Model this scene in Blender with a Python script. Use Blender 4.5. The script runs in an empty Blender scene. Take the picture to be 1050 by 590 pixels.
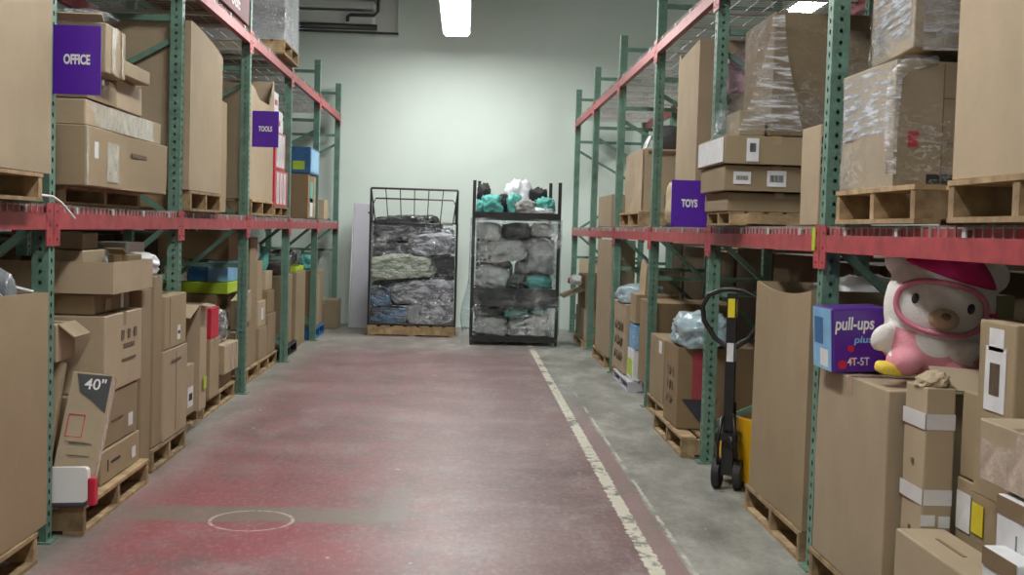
import bpy, bmesh, math, random
from mathutils import Vector, Matrix, noise
R = math.radians
SC = bpy.context.scene
COL = SC.collection

# ------------------------------------------------------------------ camera
YAW, PITCH, ROLL, F = .0418, .049, .029, 1210.0
cf = Vector((math.sin(YAW)*math.cos(PITCH), math.cos(YAW)*math.cos(PITCH), -math.sin(PITCH)))
r0 = Vector((math.cos(YAW), -math.sin(YAW), 0)); u0 = r0.cross(cf)
cr = math.cos(ROLL)*r0 + math.sin(ROLL)*u0
cu = -math.sin(ROLL)*r0 + math.cos(ROLL)*u0
CO = Vector((0, 0, 1.5))
cam = bpy.data.cameras.new('camera'); co = bpy.data.objects.new('camera', cam); COL.objects.link(co)
mw = Matrix.Identity(4)
for i in range(3):
    mw[i][0] = cr[i]; mw[i][1] = cu[i]; mw[i][2] = -cf[i]; mw[i][3] = CO[i]
co.matrix_world = mw
cam.sensor_width = 36; cam.lens = F/1050*36; cam.clip_start = .05; cam.clip_end = 100
SC.camera = co

# measured positions: where along the aisle / how high a point on a known plane lies
def Y_at(X, Z, px):
    k = (px-525)/F; a = cr - k*cf; d0 = Vector((X, 0, Z))-CO
    return -(d0.dot(a))/a.y
def X_at(Y, Z, px):
    k = (px-525)/F; a = cr - k*cf; d0 = Vector((0, Y, Z))-CO
    return -(d0.dot(a))/a.x
def Z_at(X, Y, py):
    k = (295-py)/F; a = cu - k*cf; d0 = Vector((X, Y, 0))-CO
    return -(d0.dot(a))/a.z

# ------------------------------------------------------------------ materials
def mat(name):
    m = bpy.data.materials.new(name); m.use_nodes = True
    nt = m.node_tree; b = nt.nodes['Principled BSDF']
    return m, nt, b
def N(nt, t, **kw):
    n = nt.nodes.new(t)
    for k, v in kw.items(): setattr(n, k, v)
    return n
def noise_node(nt, scale, detail=3, rough=.55, vec=None):
    n = N(nt, 'ShaderNodeTexNoise'); n.inputs['Scale'].default_value = scale
    n.inputs['Detail'].default_value = detail; n.inputs['Roughness'].default_value = rough
    if vec is not None: nt.links.new(vec, n.inputs['Vector'])
    return n
def ramp(nt, fac, stops):
    r = N(nt, 'ShaderNodeValToRGB'); e = r.color_ramp.elements
    while len(e) < len(stops): e.new(.5)
    for el, (p, c) in zip(e, stops):
        el.position = p; el.color = c if len(c) == 4 else (*c, 1)
    nt.links.new(fac, r.inputs['Fac']); return r
def bump(nt, b, h, dist=.003, strength=.5):
    n = N(nt, 'ShaderNodeBump'); n.inputs['Distance'].default_value = dist; n.inputs['Strength'].default_value = strength
    nt.links.new(h, n.inputs['Height']); nt.links.new(n.outputs['Normal'], b.inputs['Normal'])
def obvec(nt):
    return N(nt, 'ShaderNodeTexCoord').outputs['Object']

def simple(name, col, rough=.5, metal=0, var=.12, scale=6, bmp=0, bscale=40, coat=0, spec=.5):
    m, nt, b = mat(name); v = obvec(nt)
    n = noise_node(nt, scale, 4, .6, v)
    d = tuple(max(0, c*(1-var)) for c in col); l = tuple(min(1, c*(1+var)) for c in col)
    r = ramp(nt, n.outputs['Fac'], [(.3, d), (.7, l)])
    nt.links.new(r.outputs['Color'], b.inputs['Base Color'])
    b.inputs['Roughness'].default_value = rough; b.inputs['Metallic'].default_value = metal
    b.inputs['Specular IOR Level'].default_value = spec
    if coat: b.inputs['Coat Weight'].default_value = coat; b.inputs['Coat Roughness'].default_value = .12
    if bmp:
        n2 = noise_node(nt, bscale, 4, .6, v); bump(nt, b, n2.outputs['Fac'], bmp)
    return m

def cardboard(name, col):
    m, nt, b = mat(name); v = obvec(nt)
    n = noise_node(nt, 3, 4, .6, v); n2 = noise_node(nt, 60, 2, .5, v)
    oi = N(nt, 'ShaderNodeObjectInfo')
    r = ramp(nt, n.outputs['Fac'], [(.25, tuple(c*.9 for c in col)), (.75, tuple(c*1.08 for c in col))])
    hs = N(nt, 'ShaderNodeHueSaturation')
    ma = N(nt, 'ShaderNodeMapRange'); ma.inputs['To Min'].default_value = .84; ma.inputs['To Max'].default_value = 1.12
    nt.links.new(oi.outputs['Random'], ma.inputs['Value']); nt.links.new(ma.outputs['Result'], hs.inputs['Value'])
    nt.links.new(r.outputs['Color'], hs.inputs['Color']); nt.links.new(hs.outputs['Color'], b.inputs['Base Color'])
    b.inputs['Roughness'].default_value = .72; b.inputs['Specular IOR Level'].default_value = .3
    mx = N(nt, 'ShaderNodeMath', operation='ADD'); nt.links.new(n.outputs['Fac'], mx.inputs[0])
    sc = N(nt, 'ShaderNodeMath', operation='MULTIPLY'); sc.inputs[1].default_value = .12
    nt.links.new(n2.outputs['Fac'], sc.inputs[0]); nt.links.new(sc.outputs[0], mx.inputs[1])
    bump(nt, b, mx.outputs[0], .008, .5)
    return m

def film(name, tint=(.9, .92, .95), lo=.06, hi=.55, scale=5, rough=.2, crease=.45):
    m = bpy.data.materials.new(name); m.use_nodes = True; nt = m.node_tree
    nt.nodes.remove(nt.nodes['Principled BSDF']); out = nt.nodes['Material Output']
    v = obvec(nt)
    mp = N(nt, 'ShaderNodeMapping'); mp.inputs['Scale'].default_value = (1, 1, 2.2); mp.inputs['Rotation'].default_value = (.5, .5, .3)
    nt.links.new(v, mp.inputs['Vector'])
    n = noise_node(nt, scale, 6, .65, mp.outputs['Vector'])
    rp = ramp(nt, n.outputs['Fac'], [(.42, (lo, lo, lo)), (.72, (hi, hi, hi))])
    big = noise_node(nt, 1.7, 3, .5, v); bigr = ramp(nt, big.outputs['Fac'], [(.42, (.12,)*3), (.62, (1,)*3)])
    mlt = N(nt, 'ShaderNodeMath', operation='MULTIPLY'); nt.links.new(rp.outputs['Color'], mlt.inputs[0]); nt.links.new(bigr.outputs['Color'], mlt.inputs[1])
    tr = N(nt, 'ShaderNodeBsdfTransparent'); tr.inputs['Color'].default_value = (*tint, 1)
    gl = N(nt, 'ShaderNodeBsdfGlossy'); gl.inputs['Roughness'].default_value = rough; gl.inputs['Color'].default_value = (*tint, 1)
    mx = N(nt, 'ShaderNodeMixShader'); nt.links.new(mlt.outputs[0], mx.inputs[0])
    nt.links.new(tr.outputs[0], mx.inputs[1]); nt.links.new(gl.outputs[0], mx.inputs[2])
    n2 = noise_node(nt, scale*3.2, 5, .65, mp.outputs['Vector'])
    bp = N(nt, 'ShaderNodeBump'); bp.inputs['Distance'].default_value = .06; bp.inputs['Strength'].default_value = 1
    nt.links.new(n2.outputs['Fac'], bp.inputs['Height']); nt.links.new(bp.outputs['Normal'], gl.inputs['Normal'])
    # stress-whitened creases, their white also painted in place of highlights
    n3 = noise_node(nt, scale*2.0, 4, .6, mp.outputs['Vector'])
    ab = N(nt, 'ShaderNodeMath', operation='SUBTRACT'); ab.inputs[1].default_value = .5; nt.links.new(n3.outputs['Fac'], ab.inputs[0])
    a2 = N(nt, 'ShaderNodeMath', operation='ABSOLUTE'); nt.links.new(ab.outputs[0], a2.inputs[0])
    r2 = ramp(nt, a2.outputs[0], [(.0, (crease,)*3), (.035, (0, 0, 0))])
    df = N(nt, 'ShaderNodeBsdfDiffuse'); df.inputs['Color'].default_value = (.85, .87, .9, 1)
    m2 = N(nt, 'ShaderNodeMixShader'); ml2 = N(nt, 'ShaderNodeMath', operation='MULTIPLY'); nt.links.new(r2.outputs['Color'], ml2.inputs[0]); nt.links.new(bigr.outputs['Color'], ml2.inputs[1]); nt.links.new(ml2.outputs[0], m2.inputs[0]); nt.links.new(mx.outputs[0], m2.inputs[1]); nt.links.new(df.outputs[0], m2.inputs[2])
    nt.links.new(m2.outputs[0], out.inputs['Surface'])
    return m

def patches(name, cols, rough=.18, scale=4, coat=1.0):
    """sheet plastic printed / heaped in several colours, pale ones also as painted glints"""
    m, nt, b = mat(name); v = obvec(nt)
    mp = N(nt, 'ShaderNodeMapping'); mp.inputs['Scale'].default_value = (.8, 1, 1.9); mp.inputs['Rotation'].default_value = (.3, .5, .2); nt.links.new(v, mp.inputs['Vector'])
    n = noise_node(nt, scale, 6, .68, mp.outputs['Vector'])
    k = len(cols); r = ramp(nt, n.outputs['Fac'], [(.28+.44*i/max(1, k-1), c) for i, c in enumerate(cols)])
    nt.links.new(r.outputs['Color'], b.inputs['Base Color'])
    b.inputs['Roughness'].default_value = rough; b.inputs['Coat Weight'].default_value = coat; b.inputs['Coat Roughness'].default_value = .1
    n2 = noise_node(nt, 4.5, 4, .6, mp.outputs['Vector']); bump(nt, b, n2.outputs['Fac'], .09, 1)
    return m

def emit(name, col, s):
    m = bpy.data.materials.new(name); m.use_nodes = True; nt = m.node_tree
    nt.nodes.remove(nt.nodes['Principled BSDF']); e = N(nt, 'ShaderNodeEmission')
    e.inputs['Color'].default_value = (*col, 1); e.inputs['Strength'].default_value = s
    nt.links.new(e.outputs[0], nt.nodes['Material Output'].inputs['Surface']); return m

def wood_mat():
    m, nt, b = mat('pallet_wood'); v = obvec(nt)
    n = noise_node(nt, 9, 5, .65, v); oi = N(nt, 'ShaderNodeObjectInfo')
    r = ramp(nt, n.outputs['Fac'], [(.3, (.20, .13, .07)), (.55, (.40, .28, .15)), (.75, (.54, .41, .24))])
    hs = N(nt, 'ShaderNodeHueSaturation'); ma = N(nt, 'ShaderNodeMapRange'); ma.inputs['To Min'].default_value = .75; ma.inputs['To Max'].default_value = 1.15
    nt.links.new(oi.outputs['Random'], ma.inputs['Value']); nt.links.new(ma.outputs['Result'], hs.inputs['Value'])
    nt.links.new(r.outputs['Color'], hs.inputs['Color']); nt.links.new(hs.outputs['Color'], b.inputs['Base Color'])
    b.inputs['Roughness'].default_value = .8; bump(nt, b, n.outputs['Fac'], .004, .6); return m

M = {}
M['kraft'] = cardboard('kraft_cardboard', (.345, .265, .165))
M['kraft2'] = cardboard('pale_cardboard', (.415, .33, .225))
M['kraft3'] = cardboard('brown_cardboard', (.25, .178, .10))
M['kraft4'] = cardboard('shade_darkened_cardboard', (.10, .072, .042))  # brown darkened to paint in the shade behind the racks
M['wood'] = wood_mat()
M['green'] = simple('green_rack_paint', (.125, .235, .18), .45, .0, .25, 14)
M['red'] = simple('red_beam_paint', (.38, .06, .07), .42, 0, .3, 9)
M['wire'] = simple('galvanised_wire', (.50, .50, .48), .4, .6, .1, 20)
M['chan'] = simple('galvanised_channel', (.62, .62, .60), .4, .3, .1, 20)
M['purple'] = simple('purple_card', (.085, .014, .36), .38, 0, .05, 3)
M['white'] = simple('white_print', (.80, .80, .80), .5, 0, .03, 3)
M['paper'] = simple('white_label_paper', (.72, .73, .75), .5, 0, .08, 14)
M['ink'] = simple('black_ink', (.03, .028, .03), .6, 0, .1, 8)
M['fadeink'] = simple('faded_brown_ink', (.13, .09, .06), .7, 0, .1, 8)
M['tape'] = simple('tan_packing_tape', (.42, .30, .19), .2, 0, .1, 8, .004, 30, .8)
M['cleartape'] = simple('shiny_clear_tape', (.52, .44, .35), .14, 0, .25, 12, .02, 18, 1.0)
M['whitetape'] = simple('white_tape', (.66, .65, .66), .3, 0, .06, 8)
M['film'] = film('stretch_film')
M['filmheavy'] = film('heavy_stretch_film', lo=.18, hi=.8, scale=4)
M['filmglint'] = film('added_glint_film', lo=.0, hi=.6, scale=7, rough=.22, crease=.22)  # for the sheet added over the cage bags to make glints
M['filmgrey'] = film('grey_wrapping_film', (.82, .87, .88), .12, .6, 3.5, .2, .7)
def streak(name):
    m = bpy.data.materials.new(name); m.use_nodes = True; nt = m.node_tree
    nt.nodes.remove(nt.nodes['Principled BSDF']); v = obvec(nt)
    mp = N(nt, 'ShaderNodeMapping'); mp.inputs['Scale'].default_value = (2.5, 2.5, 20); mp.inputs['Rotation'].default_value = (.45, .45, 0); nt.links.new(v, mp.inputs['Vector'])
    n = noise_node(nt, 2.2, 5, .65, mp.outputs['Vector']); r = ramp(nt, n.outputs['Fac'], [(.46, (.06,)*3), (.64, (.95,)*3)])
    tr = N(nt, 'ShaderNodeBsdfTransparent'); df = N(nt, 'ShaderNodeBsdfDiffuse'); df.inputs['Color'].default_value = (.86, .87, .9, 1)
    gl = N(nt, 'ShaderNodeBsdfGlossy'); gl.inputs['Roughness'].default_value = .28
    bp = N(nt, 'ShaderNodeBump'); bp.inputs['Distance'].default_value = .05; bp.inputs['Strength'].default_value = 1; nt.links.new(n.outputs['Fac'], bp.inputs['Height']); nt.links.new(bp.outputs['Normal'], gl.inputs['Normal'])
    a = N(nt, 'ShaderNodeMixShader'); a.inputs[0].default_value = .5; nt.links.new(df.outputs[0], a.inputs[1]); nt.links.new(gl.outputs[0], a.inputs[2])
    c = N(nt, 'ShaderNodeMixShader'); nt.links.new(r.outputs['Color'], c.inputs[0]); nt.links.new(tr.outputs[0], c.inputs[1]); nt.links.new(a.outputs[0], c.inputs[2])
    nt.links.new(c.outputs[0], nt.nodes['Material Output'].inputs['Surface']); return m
M['filmglare'] = streak('film_painted_glare')  # film with white lamp-glare streaks painted into its colour
M['black'] = simple('black_steel', (.018, .018, .02), .35, 0, .2, 10)
M['rubber'] = simple('black_rubber', (.02, .02, .02), .6, 0, .2, 10)
M['yellow'] = simple('yellow_enamel', (.78, .42, .015), .35, 0, .06, 5, 0, 0, .3)
M['lime'] = simple('lime_green_board', (.42, .60, .03), .45, 0, .05, 5)
M['blueb'] = simple('blue_board', (.03, .13, .30), .4, 0, .3, 7)
M['bluep'] = simple('blue_plastic', (.03, .14, .35), .4, 0, .1, 5)
M['lightblue'] = simple('light_blue_board', (.22, .48, .75), .35, 0, .2, 8)
M['redb'] = simple('red_board', (.55, .02, .05), .4, 0, .08, 5)
M['maroon'] = simple('maroon_board', (.12, .02, .03), .5, 0, .1, 5)
M['greyb'] = simple('dark_grey_print', (.06, .062, .066), .5, 0, .06, 8)
M['teal'] = simple('teal_fabric', (.11, .42, .38), .8, 0, .2, 8, .01, 30)
M['blackcloth'] = simple('black_fabric', (.02, .02, .022), .8, 0, .2, 8, .01, 30)
M['greycloth'] = simple('grey_fabric', (.36, .37, .36), .75, 0, .2, 7, .012, 20)
M['darkcloth'] = simple('dark_grey_fabric', (.10, .105, .10), .75, 0, .3, 5, .012, 20)
M['palecloth'] = simple('pale_grey_fabric', (.56, .57, .55), .75, 0, .15, 7, .012, 20)
M['whitebag'] = simple('white_plastic_bag', (.74, .77, .80), .3, 0, .1, 6, .02, 14, .4)
M['bluebag'] = simple('pale_blue_plastic_bag', (.42, .56, .62), .3, 0, .3, 5, .02, 14, .4)
M['greybag'] = simple('grey_plastic_bag', (.22, .24, .26), .25, 0, .25, 5, .02, 14, .6)
M['blackbag'] = simple('black_plastic_bag', (.022, .022, .026), .22, 0, .2, 6, .02, 18, .8)
M['beigebag'] = simple('beige_sack', (.46, .39, .24), .7, 0, .15, 6, .012, 16)
M['pink'] = simple('pink_plush', (.72, .30, .36), .85, 0, .06, 9, .006, 80)
M['mauve'] = simple('pale_pink_plush', (.72, .40, .50), .85, 0, .06, 9, .006, 80)
M['plush'] = simple('white_plush', (.74, .72, .69), .9, 0, .05, 9, .006, 90)
M['tanplush'] = simple('tan_plush', (.52, .40, .27), .9, 0, .05, 9, .006, 90)
M['magenta'] = simple('magenta_plush', (.60, .02, .16), .8, 0, .08, 9, .006, 80)
M['rosep'] = simple('rose_goggle_rim', (.55, .16, .24), .3, 0, .05, 5, 0, 0, .5)
M['yelplush'] = simple('yellow_plush', (.80, .60, .08), .8, 0, .08, 9, .006, 60)
M['violet'] = simple('violet_box_print', (.09, .015, .30), .3, 0, .08, 5, 0, 0, .4)
M['panel'] = simple('lavender_white_panel', (.50, .50, .56), .4, 0, .04, 3)
M['housing'] = simple('white_lamp_housing', (.7, .7, .7), .4)
M['lamp'] = emit('fluorescent_diffuser', (1, 1, .965), 40)
M['duct'] = simple('pale_sheet_metal', (.72, .75, .72), .35, .2, .06, 2)
M['pipe'] = simple('dark_pipe', (.05, .05, .05), .4, .3, .1, 6)
M['lens'] = film('goggle_lens', (1, 1, 1), .05, .25, 8, .08, .15)
M['cage_a'] = patches('dark_plastic_painted_glints', [(.012, .012, .014), (.05, .05, .056), (.02, .02, .023), (.40, .42, .45)])  # palest stop is a painted glint on dark plastic
M['cage_b'] = patches('grey_plastic_painted_glints', [(.015, .015, .017), (.12, .125, .13), (.03, .033, .036), (.62, .64, .66)], scale=5)  # palest stop paints the glints on grey plastic
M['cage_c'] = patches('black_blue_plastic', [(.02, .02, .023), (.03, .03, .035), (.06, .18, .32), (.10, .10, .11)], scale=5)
M['cage_d'] = patches('white_black_plastic', [(.02, .02, .022), (.55, .57, .59), (.05, .05, .055), (.82, .84, .85)], scale=6)  # white is partly the bag's own, partly painted glints
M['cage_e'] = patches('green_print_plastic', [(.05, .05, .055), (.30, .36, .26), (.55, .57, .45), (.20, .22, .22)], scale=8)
M['brownprint'] = simple('brown_print', (.17, .085, .05), .6, 0, .1, 8)
M['navyprint'] = simple('dark_navy_print', (.045, .04, .06), .6, 0, .1, 8)
M['redprint'] = simple('dark_red_print', (.34, .05, .065), .6, 0, .15, 8)
M['yellab'] = simple('yellow_label', (.75, .63, .03), .5, 0, .05, 8)

# ------------------------------------------------------------------ mesh helpers
def box(bm, x0, x1, y0, y1, z0, z1):
    v = [bm.verts.new(p) for p in ((x0,y0,z0),(x1,y0,z0),(x1,y1,z0),(x0,y1,z0),(x0,y0,z1),(x1,y0,z1),(x1,y1,z1),(x0,y1,z1))]
    for q in ((0,3,2,1),(4,5,6,7),(0,1,5,4),(1,2,6,5),(2,3,7,6),(3,0,4,7)): bm.faces.new([v[i] for i in q])
    return v
def newbm(): return bmesh.new()
def plate(pts, y0, y1):
    bm = bmesh.new(); a = [bm.verts.new((x, y0, z)) for x, z in pts]; b = [bm.verts.new((x, y1, z)) for x, z in pts]; n = len(pts)
    bm.faces.new(a); bm.faces.new(b[::-1])
    for i in range(n): bm.faces.new((a[i], b[i], b[(i+1) % n], a[(i+1) % n]))
    return bm
def bx(x0, x1, y0, y1, z0, z1, bev=0):
    bm = newbm(); box(bm, x0, x1, y0, y1, z0, z1)
    if bev: bmesh.ops.bevel(bm, geom=bm.edges[:], offset=bev, segments=2, affect='EDGES', profile=.5)
    return bm
def bar(bm, a, b, w, h=None, up=(0, 0, 1)):
    """rectangular bar from a to b"""
    a, b = Vector(a), Vector(b); h = h or w; d = (b-a).normalized(); up = Vector(up)
    if abs(d.dot(up)) > .95: up = Vector((1, 0, 0))
    s = d.cross(up).normalized(); t = s.cross(d)
    vs = []
    for p in (a, b):
        for i, j in ((-1,-1),(1,-1),(1,1),(-1,1)): vs.append(bm.verts.new(p+s*(i*w/2)+t*(j*h/2)))
    for q in ((3,2,1,0),(4,5,6,7),(0,1,5,4),(1,2,6,5),(2,3,7,6),(3,0,4,7)): bm.faces.new([vs[i] for i in q])
def tube(bm, pts, r, n=8, closed=False):
    pts = [Vector(p) for p in pts]; rings = []; k = len(pts)
    rr = r if isinstance(r, (list, tuple)) else [r]*k
    prev = None
    for i, p in enumerate(pts):
        if closed: d = (pts[(i+1) % k]-pts[i-1]).normalized()
        else: d = (pts[min(i+1, k-1)]-pts[max(i-1, 0)]).normalized()
        if prev is None: s = d.orthogonal().normalized()
        else: s = (prev - d*prev.dot(d)).normalized()
        prev = s; t = d.cross(s)
        rings.append([bm.verts.new(p+(s*math.cos(2*math.pi*j/n)+t*math.sin(2*math.pi*j/n))*rr[i]) for j in range(n)])
    for i in range(k if closed else k-1):
        a, b = rings[i], rings[(i+1) % k]
        for j in range(n): bm.faces.new((a[j], a[(j+1) % n], b[(j+1) % n], b[j]))
    if not closed: bm.faces.new(rings[0][::-1]); bm.faces.new(rings[-1])
def cyl(bm, c, axis, r, L, n=20):
    c = Vector(c); d = Vector(axis).normalized()*L/2
    tube(bm, [c-d, c+d], r, n)

def obj(name, bm, mats, parent=None, loc=(0, 0, 0), rot=(0, 0, 0), smooth=False):
    if isinstance(bm, bmesh.types.BMesh):
        bmesh.ops.recalc_face_normals(bm, faces=bm.faces[:])
        me = bpy.data.meshes.new(name); bm.to_mesh(me); bm.free()
        if not isinstance(mats, (list, tuple)): mats = [mats]
        for m in mats: me.materials.append(M[m] if isinstance(m, str) else m)
        if smooth:
            for p in me.polygons: p.use_smooth = True
    else: me = bm
    o = bpy.data.objects.new(name, me); COL.objects.link(o)
    o.parent = parent; o.location = loc; o.rotation_euler = rot
    return o
def tag(o, label, cat, group=None):
    o['label'] = label; o['category'] = cat
    if group: o['group'] = group
    return o
def thing(name, label, cat, loc, rot=(0, 0, 0), group=None):
    o = bpy.data.objects.new(name, None); COL.objects.link(o); o.location = loc; o.rotation_euler = rot
    o.empty_display_size = .1
    return tag(o, label, cat, group)
def struct(name, bm, m, **k):
    o = obj(name, bm, m, **k); o['kind'] = 'structure'; return o
def lettering(parent, s, h, loc, rot, m='white', wide=1.0, bold=.018, name='lettering', italic=0, ext=.0006):
    cu_ = bpy.data.curves.new(name, 'FONT'); cu_.body = s; cu_.size = h*1.4; cu_.align_x = 'CENTER'; cu_.align_y = 'CENTER'
    cu_.extrude = ext; cu_.offset = bold*h; cu_.shear = italic
    t = bpy.data.objects.new('tmp', cu_); COL.objects.link(t)
    dg = bpy.context.evaluated_depsgraph_get(); dg.update()
    me = bpy.data.meshes.new_from_object(t.evaluated_get(dg)); bpy.data.objects.remove(t)
    me.materials.clear(); me.materials.append(M[m]); me.name = name
    o = bpy.data.objects.new(name, me); COL.objects.link(o); o.parent = parent; o.location = loc; o.rotation_euler = rot; o.scale = (wide, 1, 1)
    return o

def box_bm(dx, dy, dz, bev=.005, amp=.003, seed=0, cuts=3, freq=2.5):
    bm = newbm(); box(bm, -dx/2, dx/2, -dy/2, dy/2, 0, dz)
    if cuts: bmesh.ops.subdivide_edges(bm, edges=bm.edges[:], cuts=cuts, use_grid_fill=True)
    bm.normal_update()
    if bev:
        es = [e for e in bm.edges if len(e.link_faces) == 2 and e.calc_face_angle(0) > 1.2]
        bmesh.ops.bevel(bm, geom=es, offset=bev, segments=2, affect='EDGES', profile=.5)
    bm.normal_update(); so = Vector((seed*3.7, seed*1.3, seed*2.1))
    for v in bm.verts:
        if v.co.z < .002: continue
        q = noise.noise(v.co*freq+so)
        v.co += v.normal*q*amp
        v.co.z = min(max(v.co.z, .001), dz)
    return bm

SEED = [1]
def sd(): SEED[0] += 1; return SEED[0]

def sticker(root, dims, s, f, u, v, w, h, m, name, lab=None, off=.0025):
    dx, dy, dz = dims; t = .0012
    if name == 'barcode': off += .0025; t = .0006
    if f == 'A':
        x = -s*(dx/2+off); y = -dy/2+u*dy; z = v*dz; b = bx(-t, t, -w/2, w/2, -h/2, h/2)
    elif f == 'N':
        x = -dx/2+u*dx; y = -dy/2-off; z = v*dz; b = bx(-w/2, w/2, -t, t, -h/2, h/2)
    else:
        x = -dx/2+u*dx; y = -dy/2+v*dy; z = dz+off; b = bx(-w/2, w/2, -h/2, h/2, -t, t)
    if name == 'barcode':      # printed bars
        b.free(); b = newbm(); n = 11; rg = random.Random(7)
        for i in range(n):
            c = (-.5+(i+.5)/n)*w; q = w/n*rg.uniform(.2, .42)
            if f == 'A': box(b, -t, t, c-q, c+q, -h/2, h/2)
            else: box(b, c-q, c+q, -t, t, -h/2, h/2)
    o = obj(name, b, m, root, (x, y, z))
    if lab: o['label'] = lab
    return o

def carton(label, side, xf, y0, y1, z0, z1, depth, m='kraft', tape='tape', st=(), yaw=0, name='cardboard_box', cat='box', amp=.004, flaps=(), wrap=None, rot=None, group=None):
    s = -1 if side == 'L' else 1
    g = .003; y0 += g; y1 -= g; z0 += .001; z1 -= .004
    dx, dy, dz = depth, y1-y0, z1-z0
    root = thing(name, label, cat, (xf+s*dx/2, (y0+y1)/2, z0), rot or (0, 0, R(yaw)), group)
    obj('body', box_bm(dx, dy, dz, .006, amp, sd()), m, root)
    if tape:
        b = newbm(); t = .0005; o = .0012; dn = min(.07, dz*.3)
        if dx >= dy:
            w = min(.025, dy*.2); box(b, -dx/2-o, dx/2+o, -w, w, dz+o-t, dz+o+t)
            box(b, s*(-dx/2-o)-t, s*(-dx/2-o)+t, -w, w, dz-dn, dz)
        else:
            w = min(.025, dx*.2); box(b, -w, w, -dy/2-o, dy/2+o, dz+o-t, dz+o+t)
            box(b, -w, w, -dy/2-o-t, -dy/2-o+t, dz-dn, dz)
        obj('packing_tape', b, tape, root)
    for q in st: sticker(root, (dx, dy, dz), s, *q)
    for (f, ang, L) in flaps:      # open flap hinged at the top edge of a face; ang 0 = lies outwards level, 90 = upright
        a = R(ang)
        b = newbm()
        if f == 'N':
            box(b, -dx/2+.01, dx/2-.01, -L, 0, -.003, .003); obj('flap', b, m, root, (0, -dy/2, dz+.004), (-a, 0, 0))
        elif f == 'F':
            box(b, -dx/2+.01, dx/2-.01, 0, L, -.003, .003); obj('flap', b, m, root, (0, dy/2, dz+.004), (a, 0, 0))
        else:
            box(b, 0, L, -dy/2+.01, dy/2-.01, -.003, .003); obj('flap', b, m, root, (-s*dx/2, 0, dz+.004), (0, -a, R(180) if s > 0 else 0))
    if wrap:
        e = .012
        obj('stretch_wrap', box_bm(dx+2*e, dy+2*e, dz+e*.8, .02, .012, sd(), 14, 9), wrap, root, (0, 0, .001), smooth=True)
    root['dims'] = 0; del root['dims']
    return root

def open_box(label, side, xf, y0, y1, z0, z1, depth, m='kraft', prof=None, amp=.012, name='bulk_box', cat='box', st=(), yaw=0, fill=None, group=None, wall=.012):
    """open-topped corrugated bulk box; prof(face, u) lowers or lifts its top edge; faces A aisle, N near, F far, B back"""
    s = -1 if side == 'L' else 1
    dx, dy, dz = depth, y1-y0, z1-z0; z0 += .001
    root = thing(name, label, cat, (xf+s*dx/2, (y0+y1)/2, z0), (0, 0, R(yaw)), group)
    n = 10; lv = 8; bm = newbm(); sdv = Vector((sd()*2.3, sd()*1.7, 0))
    ca, cb = (-s*dx/2, s*dx/2)
    cs = [(ca, -dy/2), (ca, dy/2), (cb, dy/2), (cb, -dy/2)]; fn = 'AFBN'
    per = []
    for k in range(4):
        p, q = Vector(cs[k]), Vector(cs[(k+1) % 4])
        for i in range(n):
            u = i/n; per.append((p.lerp(q, u), fn[k], u))
    def pt(p, f, u, z, ins):
        c = p.copy(); out = {'A': Vector((-s, 0)), 'B': Vector((s, 0)), 'N': Vector((0, -1)), 'F': Vector((0, 1))}[f]
        w = math.sin(math.pi*u)
        q = noise.noise(Vector((p.x*1.6, p.y*1.6, z*1.6))+sdv)
        c += out*(q*amp*w)
        if ins: c -= Vector((c.x/(dx/2), c.y/(dy/2)))*wall if u == 0 else out*wall
        return Vector((c.x, c.y, z))
    O, I = [], []
    for j in range(lv+1):
        ro, ri = [], []
        for (p, f, u) in per:
            top = dz+(prof(f, u) if prof else 0)
            z = top*j/lv
            ro.append(bm.verts.new(pt(p, f, u, z, False))); ri.append(bm.verts.new(pt(p, f, u, max(z, .01), True)))
        O.append(ro); I.append(ri)
    K = len(per)
    for j in range(lv):
        for i in range(K):
            k = (i+1) % K
            bm.faces.new((O[j][i], O[j][k], O[j+1][k], O[j+1][i])); bm.faces.new((I[j][k], I[j][i], I[j+1][i], I[j+1][k]))
    for i in range(K):
        k = (i+1) % K
        bm.faces.new((O[lv][i], O[lv][k], I[lv][k], I[lv][i]))
    bm.faces.new(O[0][::-1]); bm.faces.new(I[0])
    obj('body', bm, m, root)
    for q in st: sticker(root, (dx, dy, dz), s, *q, off=.012)
    return root

def blob_bm(dx, dy, dz, seed, amp=.12, freq=1.6, sub=4, ridge=.5):
    bm = newbm(); bmesh.ops.create_icosphere(bm, subdivisions=sub, radius=1)
    so = Vector((seed*5.1, seed*3.3, seed*7.7))
    for v in bm.verts:
        d = v.co.normalized()
        q = noise.noise(d*freq+so)*1.2 + noise.noise(d*freq*2.3+so)*.6
        rd = (1-abs(noise.noise(d*freq*1.9+so*1.7)))**3*ridge
        # squarer than a ball, as a filled bag is
        e = max(abs(d.x), abs(d.y), abs(d.z))**-.45
        rr = e*(1+amp*(q+rd-.3))
        v.co = Vector((d.x*dx/2*rr, d.y*dy/2*rr, d.z*dz/2*rr))
    lo = -dz/2*.8
    for v in bm.verts: v.co.z = max(v.co.z, lo) - lo
    return bm
def bag(name, label, cat, loc, dims, m, rot=(0, 0, 0), amp=.12, freq=1.6, ridge=.5, group=None, sub=4, clip=None, heap=None):
    o = obj(name, blob_bm(*dims, sd(), amp, freq, sub, ridge), m, None, loc, rot, smooth=True)
    if clip:      # pressed against what holds it
        mx = Matrix.LocRotScale(Vector(loc), o.rotation_euler, None); iv = mx.inverted()
        for v in o.data.vertices:
            q = mx @ v.co
            for i, (a, c) in enumerate(clip): q[i] = min(max(q[i], a), c)
            v.co = iv @ q
    if heap is not None: heap.append((o, clip))
    return tag(o, label, cat, group)
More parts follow.
